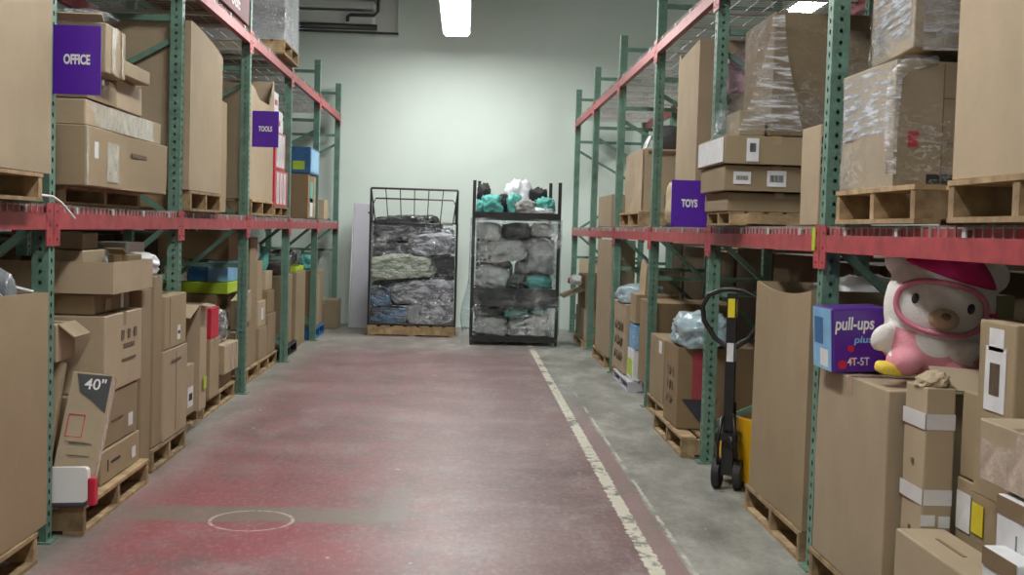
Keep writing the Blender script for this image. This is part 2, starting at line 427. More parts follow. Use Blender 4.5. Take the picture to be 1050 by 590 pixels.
def press(objs, gap=.004):
    """soft things yield where a neighbour already lies"""
    from mathutils.bvhtree import BVHTree
    done = []
    for o, clip in objs:
        mx = Matrix.LocRotScale(o.location, o.rotation_euler, None); iv = mx.inverted()
        ws = [mx @ v.co for v in o.data.vertices]
        for _ in range(2):
            for t, lo, hi in done:
                for i, p in enumerate(ws):
                    if any(p[k] < lo[k]-gap or p[k] > hi[k]+gap for k in range(3)): continue
                    c, n, _i, d = t.find_nearest(p)
                    if c is not None and (p-c).dot(n) < gap: ws[i] = c+n*gap*1.5
        for p in ws:
            for k, (a, c) in enumerate(clip or ()): p[k] = min(max(p[k], a), c)
        for v, p in zip(o.data.vertices, ws): v.co = iv @ p
        t = BVHTree.FromPolygons(ws, [tuple(q.vertices) for q in o.data.polygons])
        done.append((t, [min(p[k] for p in ws) for k in range(3)], [max(p[k] for p in ws) for k in range(3)]))

# ------------------------------------------------------------------ pallets (stringers run away from the aisle)
PAL = {}
def pallet(label, side, xf, y0, z0, w=1.15, d=1.0, h=.138, m='wood', group=None, name='wooden_pallet'):
    s = -1 if side == 'L' else 1
    key = (round(w, 2), round(d, 2), round(h, 3), m)
    if key not in PAL:
        t = .018*h/.138; b = newbm()
        nb = 7; bw = d/nb*.78
        for i in range(nb):
            x = -d/2+bw/2+i*(d-bw)/(nb-1); box(b, x-bw/2, x+bw/2, -w/2, w/2, h-t, h)
        b2 = newbm()
        for x in (-d/2+.05, 0, d/2-.05): box(b2, x-.048, x+.048, -w/2, w/2, 0, t)
        b3 = bx(-d/2+.004, d/2-.004, -.021, .021, t, h-t)
        ms = []
        for nm, q in (('top_deck', b), ('bottom_boards', b2), ('stringer', b3)):
            me = bpy.data.meshes.new(nm); bmesh.ops.recalc_face_normals(q, faces=q.faces[:]); q.to_mesh(me); q.free(); me.materials.append(M[m]); ms.append(me)
        PAL[key] = ms
    me = PAL[key]
    root = thing(name, label, 'pallet', (xf+s*d/2, y0+w/2, z0), (0, 0, 0), group)
    obj('top_deck', me[0], None, root); obj('bottom_boards', me[1], None, root)
    for y in (-w/2+.024, 0, w/2-.024): obj('stringer', me[2], None, root, (0, y, 0))
    return root
# ------------------------------------------------------------------ room
WX, WY0, WY1, WZ = 6.6, -4.0, 17.9, 5.6
def floor_mat():
    m, nt, b = mat('worn_red_floor'); L = nt.links
    geo = N(nt, 'ShaderNodeNewGeometry'); sep = N(nt, 'ShaderNodeSeparateXYZ'); L.new(geo.outputs['Position'], sep.inputs[0])
    P = geo.outputs['Position']
    def mth(op, a, b_=None, c=None, clamp=False):
        n = N(nt, 'ShaderNodeMath', operation=op); n.use_clamp = clamp
        for i, q in enumerate((a, b_, c)):
            if q is None: continue
            if isinstance(q, (int, float)): n.inputs[i].default_value = q
            else: L.new(q, n.inputs[i])
        return n.outputs[0]
    def stretch(sx, sy):
        mp = N(nt, 'ShaderNodeMapping'); mp.inputs['Scale'].default_value = (sx, sy, 1); L.new(P, mp.inputs['Vector']); return mp.outputs['Vector']
    def smooth(v, a, c):
        n = N(nt, 'ShaderNodeMapRange', interpolation_type='SMOOTHSTEP'); n.inputs['From Min'].default_value = a; n.inputs['From Max'].default_value = c
        L.new(v, n.inputs['Value']); return n.outputs['Result']
    def mix(f, a, c):
        n = N(nt, 'ShaderNodeMix', data_type='RGBA')
        if isinstance(f, (int, float)): n.inputs[0].default_value = f
        else: L.new(f, n.inputs[0])
        for i, q in ((6, a), (7, c)):
            if isinstance(q, tuple): n.inputs[i].default_value = (*q, 1)
            else: L.new(q, n.inputs[i])
        return n.outputs[2]
    x, y = sep.outputs[0], sep.outputs[1]
    n1 = noise_node(nt, .9, 6, .62, P).outputs['Fac']; n2 = noise_node(nt, 3.2, 6, .68, stretch(1, .45)).outputs['Fac']
    n3 = noise_node(nt, 14, 5, .7, P).outputs['Fac']; n4 = noise_node(nt, 1.7, 5, .6, stretch(.55, 1)).outputs['Fac']
    nj = noise_node(nt, 5, 4, .6, P).outputs['Fac']
    n5 = noise_node(nt, 34, 6, .75, stretch(1, .5)).outputs['Fac']
    # concrete
    con = ramp(nt, n2, [(.30, (.15, .15, .13)), (.5, (.28, .28, .25)), (.70, (.46, .46, .42))]).outputs['Color']
    con = mix(mth('MULTIPLY', smooth(n3, .52, .75), .35), con, (.50, .50, .46))
    # red paint, thin and rubbed
    paint = ramp(nt, n4, [(.3, (.13, .078, .078)), (.5, (.20, .12, .123)), (.7, (.28, .185, .187))]).outputs['Color']
    paint = mix(mth('MULTIPLY', smooth(n2, .46, .68), .55), paint, (.36, .30, .30))
    rosy = mth('MULTIPLY', smooth(mth('ADD', x, mth('MULTIPLY', n4, 1.2)), 1.25, .2), smooth(nj, .35, .65))
    paint = mix(mth('MULTIPLY', rosy, .6), paint, (.30, .10, .115))
    fresh = mth('MULTIPLY', smooth(mth('ADD', x, mth('MULTIPLY', nj, .5)), .05, -.35), smooth(mth('ADD', y, mth('MULTIPLY', n1, 2.4)), 10.0, 6.6))
    fresh = mth('MULTIPLY', fresh, smooth(n1, .34, .58))
    paint = mix(mth('MULTIPLY', fresh, .85), paint, (.32, .055, .075))
    paint = mix(mth('MULTIPLY', smooth(n5, .50, .66), .35), paint, (.40, .33, .33)); paint = mix(mth('MULTIPLY', smooth(n5, .48, .34), .35), paint, (.11, .075, .075))
    # where paint remains
    xl = mth('ADD', x, mth('MULTIPLY', mth('SUBTRACT', n2, .5), .55))
    inner = mth('MULTIPLY', smooth(xl, -2.02, -1.45), mth('LESS_THAN', x, .86))
    inner = mth('MULTIPLY', inner, mth('SUBTRACT', 1.0, mth('MULTIPLY', smooth(y, 13.2, 15.2), .75)))
    band = mth('MULTIPLY', smooth(mth('ABSOLUTE', mth('SUBTRACT', mth('ADD', y, mth('MULTIPLY', mth('SUBTRACT', nj, .5), .22)), 6.05)), .19, .13),
               mth('MULTIPLY', smooth(x, -1.7, -1.55), smooth(mth('ADD', x, mth('MULTIPLY', nj, .3)), -.05, -.25)))
    inner = mth('MULTIPLY', inner, mth('SUBTRACT', 1.0, mth('MULTIPLY', smooth(n3, .58, .70), .35)))
    strip = mth('MULTIPLY', mth('MULTIPLY', mth('GREATER_THAN', x, .93), mth('LESS_THAN', mth('ADD', x, mth('MULTIPLY', nj, .03)), 1.055)), smooth(n2, .32, .5))
    strip = mth('MULTIPLY', strip, smooth(y, 11.5, 8.5))
    col = mix(inner, con, paint)
    col = mix(mth('MULTIPLY', strip, .75), col, (.28, .155, .165))
    col = mix(mth('MULTIPLY', band, .75), col, (.185, .18, .14))
    con_speck = mth('MULTIPLY', smooth(n5, .48, .32), .4); col = mix(con_speck, col, (.12, .115, .10))
    # painted white line, chipped
    ln = mth('MULTIPLY', mth('LESS_THAN', mth('ABSOLUTE', mth('SUBTRACT', mth('ADD', x, mth('MULTIPLY', mth('SUBTRACT', n3, .5), .08)), .895)), .037), smooth(mth('ADD', n2, mth('MULTIPLY', n3, .7)), .72, .84))
    col = mix(mth('MULTIPLY', ln, .92), col, (.66, .63, .53))
    ln2 = mth('MULTIPLY', mth('LESS_THAN', mth('ABSOLUTE', mth('SUBTRACT', mth('ADD', x, mth('MULTIPLY', mth('SUBTRACT', n3, .5), .05)), 1.065)), .010), smooth(n4, .42, .56))
    col = mix(mth('MULTIPLY', mth('MULTIPLY', ln2, smooth(y, 12, 9)), .8), col, (.6, .58, .52))
    # chalk ring and flecks
    ex = mth('SUBTRACT', x, -1.03); ey = mth('SUBTRACT', y, 5.92)
    rr = mth('SQRT', mth('ADD', mth('MULTIPLY', ex, ex), mth('MULTIPLY', ey, ey)))
    ring = mth('MULTIPLY', mth('LESS_THAN', mth('ABSOLUTE', mth('SUBTRACT', rr, .205)), .009), smooth(n3, .36, .5))
    col = mix(mth('MULTIPLY', ring, .6), col, (.62, .58, .5))
    vo = N(nt, 'ShaderNodeTexVoronoi'); vo.inputs['Scale'].default_value = 3.4; L.new(stretch(1, .7), vo.inputs['Vector'])
    fl = mth('MULTIPLY', mth('LESS_THAN', mth('ADD', vo.outputs['Distance'], mth('MULTIPLY', n3, .12)), .105), smooth(n1, .45, .55))
    col = mix(mth('MULTIPLY', fl, .7), col, (.66, .62, .56))
    # square grey patch in the paint
    px = mth('MULTIPLY', mth('LESS_THAN', mth('ABSOLUTE', mth('SUBTRACT', x, -.33)), .075), mth('LESS_THAN', mth('ABSOLUTE', mth('SUBTRACT', y, 6.35)), .38))
    col = mix(mth('MULTIPLY', px, .55), col, (.22, .19, .18))
    L.new(col, b.inputs['Base Color'])
    rg = N(nt, 'ShaderNodeMapRange'); rg.inputs['To Min'].default_value = .30; rg.inputs['To Max'].default_value = .55
    L.new(n2, rg.inputs['Value']); L.new(rg.outputs['Result'], b.inputs['Roughness'])
    hb = mth('ADD', mth('MULTIPLY', n3, .4), mth('MULTIPLY', n2, .6)); bump(nt, b, hb, .004, .35)
    return m
M['floor'] = floor_mat()
M['wall'] = simple('pale_green_white_wall', (.76, .86, .80), .6, 0, .03, .8, .002, 30)
M['ceil'] = simple('grey_ceiling_deck', (.30, .31, .29), .7, 0, .06, 1)
struct('floor', bx(-WX, WX, WY0, WY1, -.1, 0), 'floor')
struct('wall_back', bx(-WX, WX, WY1, WY1+.15, 0, WZ), 'wall')
struct('wall_front', bx(-WX, WX, WY0-.15, WY0, 0, WZ), 'wall')
struct('wall_left', bx(-WX-.15, -WX, WY0, WY1, 0, WZ), 'wall')
struct('wall_right', bx(WX, WX+.15, WY0, WY1, 0, WZ), 'wall')
b = bx(-WX, WX, WY0, WY1, WZ, WZ+.1)
for i in range(12):
    y = WY0+1+i*1.85; box(b, -WX, WX, y-.05, y+.05, WZ-.28, WZ)
struct('ceiling', b, 'ceil')

# ------------------------------------------------------------------ lamps
def lamp(label, x, y, z, L=2.44, W=.27):
    t = thing('ceiling_lamp', label, 'lamp', (x, y, z), (0, 0, 0), None)
    h = newbm(); box(h, -W/2-.03, W/2+.03, -L/2-.02, L/2+.02, .035, .10)
    for s in (-1, 1):
        box(h, s*(W/2+.02)-.012, s*(W/2+.02)+.012, -L/2-.02, L/2+.02, .0, .035)
        box(h, -W/2-.03, W/2+.03, s*(L/2+.01)-.01, s*(L/2+.01)+.01, .0, .035)
    obj('housing', h, 'housing', t)
    obj('diffuser', bx(-W/2, W/2, -L/2, L/2, -.03, .02), 'lamp', t)
    for s in (-1, 1):
        c = newbm(); tube(c, [(0, s*L*.38, .1), (0, s*L*.38, WZ-z)], .004, 6); obj('hanger_wire', c, 'pipe', t)
for y, lb in ((15.38, 'long white ceiling lamp hanging over the far end of the aisle'), (10.1, 'long white ceiling lamp over the middle of the aisle'), (4.8, 'long white ceiling lamp over the near end of the aisle'), (-.5, 'long white ceiling lamp over the aisle behind the viewer')):
    lamp(lb, -.18, y, 4.2, 2.44, .31)
lamp('white ceiling lamp beyond the right rack, glimpsed above the wrapped cartons', 4.05, 13.3, 4.3)

# ------------------------------------------------------------------ duct run on the back wall
t = thing('wall_duct', 'pale horizontal duct run with dark pipe high on the back wall', 'duct', (-2.4, WY1-.35, 4.33))
for z0, z1 in ((.10, .30), (.33, .46), (.56, .80)):
    obj('duct_panel', bx(-2.2, 1.0 if z0 < .5 else .95, -.05, .3, z0, z1, .03), 'duct', t)
obj('mounting_rail', bx(-2.2, 1.36, -.08, -.04, -.03, .0), 'pipe', t)
obj('back_plate', bx(1.0, 1.34, .20, .34, 0, 1.1), 'duct', t)
b = newbm(); tube(b, [(.62, -.1, .13), (.62, -.1, .2), (.66, -.1, .23), (1.0, -.1, .23), (1.06, -.1, .29), (1.07, -.1, 1.2)], .025, 8); obj('pipe', b, 'pipe', t, smooth=True)
b = newbm(); tube(b, [(-2.2, -.08, .06), (1.05, -.08, .06)], .045, 8); tube(b, [(-2.2, -.08, .52), (.9, -.08, .52)], .03, 8); obj('pipe', b, 'pipe', t, smooth=True)
b = newbm(); tube(b, [(1.34, .15, -.02), (1.34, .15, 1.2)], .012, 6); obj('conduit', b, 'duct', t)

# ------------------------------------------------------------------ pallet racks
XL, XR, YL, YR, B = 1.877, 1.599, 5.426, 5.190, 2.442
HL, HU, BH, HT, DEP, PW = 1.440, 3.030, .105, 3.58, 1.06, .076
ZS = HL+BH+.012        # top of the lower wire decks
ZU = HU+BH+.012
def post_mesh():
    bm = newbm(); seg = .0508; n = int(HT/seg); w = PW/2
    def face(o, ex, r):
        for i in range(n):
            zc = (i+.5)*seg; c = o+Vector((0, 0, zc))
            outer = [(-w, -seg/2), (0, -seg/2), (w, -seg/2), (w, 0), (w, seg/2), (0, seg/2), (-w, seg/2), (-w, 0)]
            ang = [225, 270, 315, 0, 45, 90, 135, 180]
            ov = [bm.verts.new(c+ex*a+Vector((0, 0, q))) for a, q in outer]
            iv = [bm.verts.new(c+ex*(r*math.cos(R(a)))+Vector((0, 0, r*1.2*math.sin(R(a))))) for a in ang]
            for k in range(8): bm.faces.new((ov[k], ov[(k+1) % 8], iv[(k+1) % 8], iv[k]))
        z = n*seg
        a, c = o+Vector((0, 0, z))-ex*w, o+Vector((0, 0, z))+ex*w
        bm.faces.new([bm.verts.new(p) for p in (a, c, c+Vector((0, 0, HT-z)), a+Vector((0, 0, HT-z)))])
    face(Vector((w, 0, 0)), Vector((0, 1, 0)), .0105); face(Vector((-w, 0, 0)), Vector((0, -1, 0)), .0105)
    face(Vector((0, -w, 0)), Vector((1, 0, 0)), .0085); face(Vector((0, w, 0)), Vector((-1, 0, 0)), .0085)
    bmesh.ops.remove_doubles(bm, verts=bm.verts[:], dist=.0004)
    return bm
def mesh_of(bm, name, m):
    bmesh.ops.recalc_face_normals(bm, faces=bm.faces[:])
    me = bpy.data.meshes.new(name); bm.to_mesh(me); bm.free(); me.materials.append(M[m]); return me
POST = mesh_of(post_mesh(), 'post', 'green')
PLATE = mesh_of(bx(-.065, .065, -.06, .06, 0, .008), 'foot_plate', 'green')
def brace_mesh(s):
    bm = newbm(); d = DEP-PW
    for z in (.22, 1.12, 2.82, 3.44): bar(bm, (s*.0, 0, z), (s*d, 0, z), .038, .038)
    bar(bm, (0, .01, .2), (0, .01, 3.46), .02, .02)
    for a, c in (((0, .24), (d, .66)), ((0, 1.50), (d, .66)), ((0, 1.50), (d, 2.16)), ((0, 2.70), (d, 2.16))):
        bar(bm, (s*a[0], .014, a[1]), (s*c[0], .014, c[1]), .034, .034)
    return bm
def beam_mesh(L):
    bm = newbm(); box(bm, -.022, .022, 0, L, 0, BH*.72); box(bm, -.022, .004, 0, L, BH*.72, BH); return bm
def conn_mesh():
    bm = newbm(); box(bm, -.003, .003, -.05, .03, -.075, BH+.015); box(bm, -.075, .003, .028, .034, -.075, BH+.015)
    for z in (-.045, .02, .085): cyl(bm, (.004, -.012, z), (1, 0, 0), .007, .006, 8)
    return bm
def deck_mesh(s, W, D):
    """wires away from the aisle with a drop over the front beam, cross wires below"""
    bm = newbm(); n = int(W/.066); r = .0028
    for i in range(n+1):
        y = i*W/n
        box(bm, min(0, s*D), max(0, s*D), y-r, y+r, 0, 2*r)
        box(bm, -s*.004-r, -s*.004+r, y-r, y+r, -.045, 2*r)
    for j in range(9):
        x = s*(.02+j*(D-.04)/8); box(bm, x-r, x+r, 0, W, -2*r, 0)
    box(bm, -s*.006-r, -s*.006+r, 0, W, -.047, -.042)
    return bm
def chan_mesh(s, D):
    bm = newbm(); box(bm, min(s*.01, s*D), max(s*.01, s*D), -.03, .03, -.034, -.010)
    box(bm, -s*.012-.003, -s*.012+.003, -.014, .014, -.040, -.004); box(bm, min(-s*.012, s*.03), max(-s*.012, s*.03), -.028, .028, -.010, -.006); return bm
def rack(side, label):
    s = -1 if side == 'L' else 1; X, Y0 = (XL, YL-B) if side == 'L' else (XR, YR-B)
    root = thing('pallet_rack', label, 'rack', (s*X, Y0, 0))
    br = mesh_of(brace_mesh(s), 'upright_frame', 'green')
    bl = B-PW; BM = mesh_of(beam_mesh(bl), 'shelf_beam', 'red'); CM = mesh_of(conn_mesh(), 'beam_connector', 'red')
    W2 = bl/2-.01; DM = mesh_of(deck_mesh(s, W2, DEP-.02), 'wire_deck', 'wire'); HM = mesh_of(chan_mesh(s, DEP-.03), 'support_channel', 'chan')
    for k in range(7):
        f = obj('upright_frame', br, None, root, (s*PW/2, k*B+PW/2, 0))
        for x in (0, s*(DEP-PW)):
            obj('post', POST, None, f, (x, 0, .004)); obj('foot_plate', PLATE, None, f, (x, 0, 0))
    for k in range(6):
        for z in (HL, HU):
            for front in (True, False):
                x = s*.015 if front else s*(DEP-.015)
                fl = 0 if (s > 0) == front else 1      # step of the beam faces outwards
                o = obj('shelf_beam', BM, None, root, (x, k*B+PW, z), (0, 0, R(180) if False else 0))
                out = -s if front else s
                if out < 0: o.scale = (-1, 1, 1)
                o.scale = (out*1.0, 1, 1)
                for e in (0, 1):
                    c = obj('beam_connector', CM, None, o, (.022, 0 if e == 0 else bl, 0))
                    c.scale = (1, 1 if e else -1, 1); c.location.x = .020
                    c.location.y = -.001 if e == 0 else bl+.001
            for h in (0, 1):
                d = obj('wire_deck', DM, None, root, (s*.008, k*B+PW+.005+h*(W2+.01), z+BH+.006))
                for y in (W2*.25, W2*.75): obj('support_channel', HM, None, d, (0, y, 0))
    return root
RL = rack('L', 'green and red steel pallet rack along the left side of the aisle')
RR = rack('R', 'green and red steel pallet rack along the right side of the aisle')
o = obj('price_tag', bx(-.002, .002, -.022, .022, -.05, .055), 'lime', RR, (-.012, Y_at(1.58, 1.5, 833)-(YR-B), HL+.055)); o['label'] = 'lime green tag hanging on the red beam'

# department cards sticking out into the aisle from the posts
def card(label, side, y, text, z0, z1, x_in, x_out, th):
    s = -1 if side == 'L' else 1
    xc = (x_in+x_out)/2; w = abs(x_out-x_in); h = z1-z0
    t = thing('aisle_sign', label, 'sign', (xc, y, (z0+z1)/2), (0, 0, 0))
    obj('card', bx(-w/2, w/2, -.003, .003, -h/2, h/2), 'purple', t)
    obj('bracket', bx(w/2*s-.012 if s > 0 else -w/2, w/2 if s > 0 else -w/2+.012, .003, .006, -h/2, h/2), 'white', t)
    lettering(t, text, th, (0, -.0045, 0), (R(90), 0, 0), 'white', .62, .055)
yk = lambda side, k: (YL if side == 'L' else YR)+k*B
for side, k, text, th, pxs, pys, lab in (
        ('L', 0, 'OFFICE', .042, (54, 103), (26, 97), 'purple sign reading OFFICE above the shiny taped carton'),
        ('L', 2, 'TOOLS', .042, (258, 285), (114, 151), 'purple sign reading TOOLS beside the open brown box'),
        ('R', 1, 'TOYS', .048, (690, 727), (185, 233), 'purple sign reading TOYS beside the flat carton stack')):
    y = yk(side, k)-.012
    xa, xb = X_at(y, 2, pxs[0]), X_at(y, 2, pxs[1]); xc = (xa+xb)/2
    card(lab, side, y, text, Z_at(xc, y, pys[1]), Z_at(xc, y, pys[0]), xa if side == 'L' else xb, xb if side == 'L' else xa, th)
# ================================================================== LEFT RACK, on the floor
PT = .142
def ys(xf, z, a, b): return Y_at(xf, z, a), Y_at(xf, z, b)
Xl = -1.80
# near bulk box
pallet('wooden pallet under the nearest bulk box on the left floor', 'L', -1.80, 3.93, 0, 1.18, 1.0)
pz = PT
ye = Y_at(-1.81, .6, 48.5)
nb = open_box('nearest tall open bulk box on the left floor with grey sheet and clear plastic inside', 'L', -1.81, 4.0, ye, PT, 1.165, .95, 'kraft', lambda f, u: .012*math.sin(u*3) if f in 'AF' else 0)
o = obj('cardboard_sheet', bx(-.26, .09, -.005, .005, 0, .60), 'palecloth', None, (-2.36, 4.90, .80), (0, R(46), 0))
tag(o, 'pale grey sheet sticking up out of the nearest left bulk box', 'sheet')
bag('plastic_bag', 'clear shiny plastic heaped in the nearest left bulk box', 'bag', (-1.955, 5.01, .82), (.19, .10, .50), 'greybag', ridge=.9)
o = tag(obj('plastic_strip', blob_bm(.16, .035, .014, sd(), .2), 'whitebag', None, (-1.905, 5.09, 1.19), (0, R(14), R(10)), smooth=True), 'white plastic strip over the rim of the nearest left bulk box', 'strip')

# bay between the first two posts
pallet('wooden pallet under the leaning boxes and stacked cartons on the left', 'L', -1.755, 5.58, 0, 1.16, 1.1)
xs = -1.80
y0, y1 = 5.98, 6.70
carton('lowest carton of the left floor stack, with a black arrow print', 'L', xs, y0, y1, PT, .315, .62, 'kraft', st=[('A', .35, .55, .16, .012, 'ink', 'print'), ('A', .16, .5, .012, .06, 'ink', 'print'), ('A', .82, .4, .07, .06, 'paper', 'shipping_label')])
carton('second carton up in the left floor stack, sealed with clear tape', 'L', xs-.01, y0-.02, y1-.02, .315, .60, .60, 'kraft', 'cleartape', st=[('A', .8, .3, .08, .07, 'paper', 'shipping_label'), ('A', .45, .45, .22, .008, 'fadeink', 'print')])
bigc = carton('biggest carton of the left floor stack with faded print on its side', 'L', xs, 6.02, 6.72, .60, 1.005, .80, 'kraft2', st=[('A', .45, .7, .05, .05, 'fadeink', 'print'), ('A', .62, .7, .05, .05, 'fadeink', 'print'), ('A', .79, .7, .05, .05, 'fadeink', 'print'), ('A', .62, .55, .20, .02, 'fadeink', 'print'), ('A', .62, .36, .26, .014, 'fadeink', 'print')])
carton('flat dark carton with two small labels under the lidless tray', 'L', -1.86, 6.04, 6.68, 1.005, 1.115, .74, 'kraft3', st=[('N', .30, .5, .07, .05, 'kraft2', 'shipping_label'), ('N', .48, .45, .09, .06, 'kraft2', 'shipping_label'), ('A', .75, .45, .05, .08, 'paper', 'shipping_label'), ('A', .35, .4, .10, .06, 'kraft2', 'shipping_label')])
open_box('wide shallow cardboard tray on top of the left floor stack', 'L', -1.755, 6.0, 6.75, 1.115, 1.275, .74, 'kraft2', amp=.006, name='cardboard_tray', cat='tray')
carton('small carton sitting in the shallow tray on the left stack', 'L', -1.93, 6.08, 6.45, 1.127, 1.335, .24, 'kraft2')
carton('topmost small pale carton of the left floor stack', 'L', -1.95, 6.10, 6.42, 1.335, 1.425, .20, 'kraft2', yaw=4)
carton('small dark carton half hidden in the shallow tray on the left', 'L', -1.80, 6.42, 6.70, 1.127, 1.31, .11, 'kraft3', flaps=[('N', 25, .07)])
bag('plastic_bag', 'dark grey plastic bag slumped behind the small cartons of the left stack', 'bag', (-2.14, 6.60, 1.13), (.36, .3, .27), 'greybag', clip=((-2.44, -1.93), (6.47, 6.71), (1.13, 1.5)))
# behind the leaning boxes
carton('plain carton standing behind the leaning boxes at the left post', 'L', -1.99, 5.88, 5.95, PT, .80, .40, 'kraft3')
carton('carton with a torn open flap above the leaning boxes', 'L', -1.93, 5.70, 5.97, .80, .985, .42, 'kraft2', flaps=[('A', -38, .10)])
carton('upright brown carton supporting the torn flap carton', 'L', -2.16, 5.80, 5.87, PT, .80, .28, 'kraft3')
# leaning flat boxes
def lean(label, xc, yb, w, th, L, ang, m, st=(), tape='cleartape', roll=0):
    root = thing('flat_box', label, 'box', (xc, yb, PT+.02), (R(-ang), R(roll), 0))
    obj('body', box_bm(w, th, L, .005, .004, sd(), 3), m, root)
    for q in st: sticker(root, (w, th, L), -1, *q)
    if tape:
        b = newbm(); box(b, w/2+.0005, w/2+.003, -th*.35, th*.35, .03, L-.02); obj('packing_tape', b, tape, root)
    return root
lean('tall plain tan flat box leaning behind the left post', -2.085, 5.66, .24, .05, .655, 13, 'kraft2', tape=None, roll=4)
t40 = lean('narrow leaning flat box with a dark grey 40 inch label', -1.835, 5.62, .20, .06, .615, 23, 'kraft2', st=[('N', .42, .52, .10, .10, 'kraft2', 'shipping_label')], roll=4)
obj('printed_corner', plate([(-.075, .605), (.092, .605), (.092, .42), (.015, .48), (-.045, .515)], -.001, .001), 'greyb', t40, (0, -.0335, 0))
lettering(t40, '40"', .055, (.022, -.0352, .555), (R(90), 0, 0), 'white', 1.0, .012)
b = newbm()
for q in ((-.075, .005, .400, .404), (-.075, .005, .290, .294)): box(b, q[0], q[1], -.0338, -.0325, q[2], q[3])
for q in ((-.075, -.071), (.001, .005)): box(b, q[0], q[1], -.0338, -.0325, .29, .404)
obj('print', b, 'redb', t40)
for zz in (.20, .26): obj('print', bx(-.05, .06, -.0333, -.0325, zz, zz+.005), 'fadeink', t40)
# white appliance like pack with red end
t = thing('white_case', 'white rounded case with a red end lying at the left pallet edge', 'case', (-1.835, 5.465, PT+.002), (R(-4), R(-2), 0))
t.location.y = 5.545
b = bx(-.15, .115, -.022, .022, .022, .185)
bmesh.ops.bevel(b, geom=[e for e in b.edges if abs(e.verts[0].co.y-e.verts[1].co.y) > .03], offset=.022, segments=4, affect='EDGES', profile=.5)
obj('shell', b, 'white', t, smooth=False)
obj('dark_base', bx(-.15, .10, -.028, .028, 0, .022, .006), 'navyprint', t)
b = newbm(); box(b, .115, .150, -.026, .026, .005, .135); bmesh.ops.bevel(b, geom=b.edges[:], offset=.008, segments=2, affect='EDGES', profile=.5)
obj('end_cap', b, 'redb', t)
# second stack on the left, beside the post
pallet('wooden pallet under the tall box and two cartons at the second left post', 'L', -1.80, 6.98, 0, .85, 1.0)
ya, yb_ = ys(-1.80, .7, 149, 167)
carton('tall slim box with clear plastic over its top, left of the two big cartons', 'L', -1.81, 7.0, 7.2, PT, 1.17, .42, 'kraft', 'cleartape')
carton('tall box squeezed behind the biggest carton of the left stack', 'L', -1.815, 6.76, 6.97, .008, 1.10, .38, 'kraft', None)
bag('plastic_wrap', 'crumpled clear plastic on the tall slim box at the left', 'plastic', (-1.96, 7.1, 1.17), (.28, .18, .14), 'whitebag', ridge=1)
carton('white printed carton wedged above the tall slim box on the left', 'L', -2.02, 7.25, 7.52, 1.0, 1.36, .20, 'paper', None, st=[('N', .3, .6, .05, .09, 'fadeink', 'print')], yaw=-8)
carton('brown carton supporting the white printed carton on the left', 'L', -2.02, 7.23, 7.75, PT, .998, .40, 'kraft3')
l1 = carton('big lower carton in front of the second left post', 'L', -1.80, 7.205, 7.83, PT, .70, .215, 'kraft2', st=[('A', .5, .86, .24, .018, 'fadeink', 'print'), ('A', .5, .5, .004, .5, 'kraft3', 'seam')])
carton('upper carton with a white barcode label at the second left post', 'L', -1.805, 7.25, 7.80, .70, 1.035, .205, 'kraft', st=[('A', .62, .26, .075, .09, 'paper', 'shipping_label'), ('A', .62, .26, .05, .02, 'ink', 'barcode'), ('A', .2, .5, .004, .3, 'kraft3', 'seam')])
# third group
pallet('wooden pallet under the open tall carton on the left', 'L', -1.95, 8.08, 0, .78, .9)
carton('small carton with a black and white label beside the open tall carton', 'L', -1.885, 8.1, 8.42, PT, .50, .28, 'kraft2', st=[('A', .6, .35, .16, .14, 'paper', 'shipping_label'), ('A', .6, .35, .10, .05, 'ink', 'barcode')])
open_box('tall open carton with flaps spread beyond the second left post', 'L', -1.855, 8.44, 8.66, PT, .90, .26, 'kraft2', amp=.004, st=[('A', .6, .25, .10, .08, 'lime', 'green_sticker')])
fl = None
for o_ in list(COL.objects):
    if o_.get('label', '').startswith('tall open carton with flaps'): fl = o_
for nm, v4 in (('flap', (-.13, -.10, .755, -.36)),):
    o = obj('flap', bx(-.125, .125, -.30, 0, -.003, .003), 'kraft2', fl, (0, -.11, .757), (R(14), 0, 0))
    o = obj('flap', bx(0, .07, -.10, .10, -.003, .003), 'kraft2', fl, (.13, 0, .757), (0, R(12), 0))
pallet('wooden pallet before the third left post holding the red and taped cartons', 'L', -1.93, 8.95, 0, 1.22, .9)
carton('brown carton under the red pack on the left', 'L', -1.90, 9.0, 9.33, PT, .60, .45, 'kraft')
carton('bright red pack on a brown carton left of the aisle', 'L', -1.90, 9.02, 9.32, .60, .84, .30, 'redb', None, name='red_pack', cat='pack')
carton('carton crossed with shiny clear tape before the third left post', 'L', -1.90, 9.55, 10.12, .26, .50, .34, 'kraft2', 'cleartape', st=[('A', .5, .5, .05, .22, 'cleartape', 'packing_tape'), ('N', .5, .5, .26, .04, 'cleartape', 'packing_tape'), ('A', .85, .5, .03, .22, 'cleartape', 'packing_tape')])
carton('low brown carton under the shiny taped carton at the third left post', 'L', -1.96, 9.5, 10.14, PT, .26, .5, 'kraft3')
bag('plastic_bag', 'crumpled white and black plastic bag on the shiny taped carton', 'bag', (-2.09, 9.86, .50), (.26, .46, .32), 'cage_d', ridge=.9)
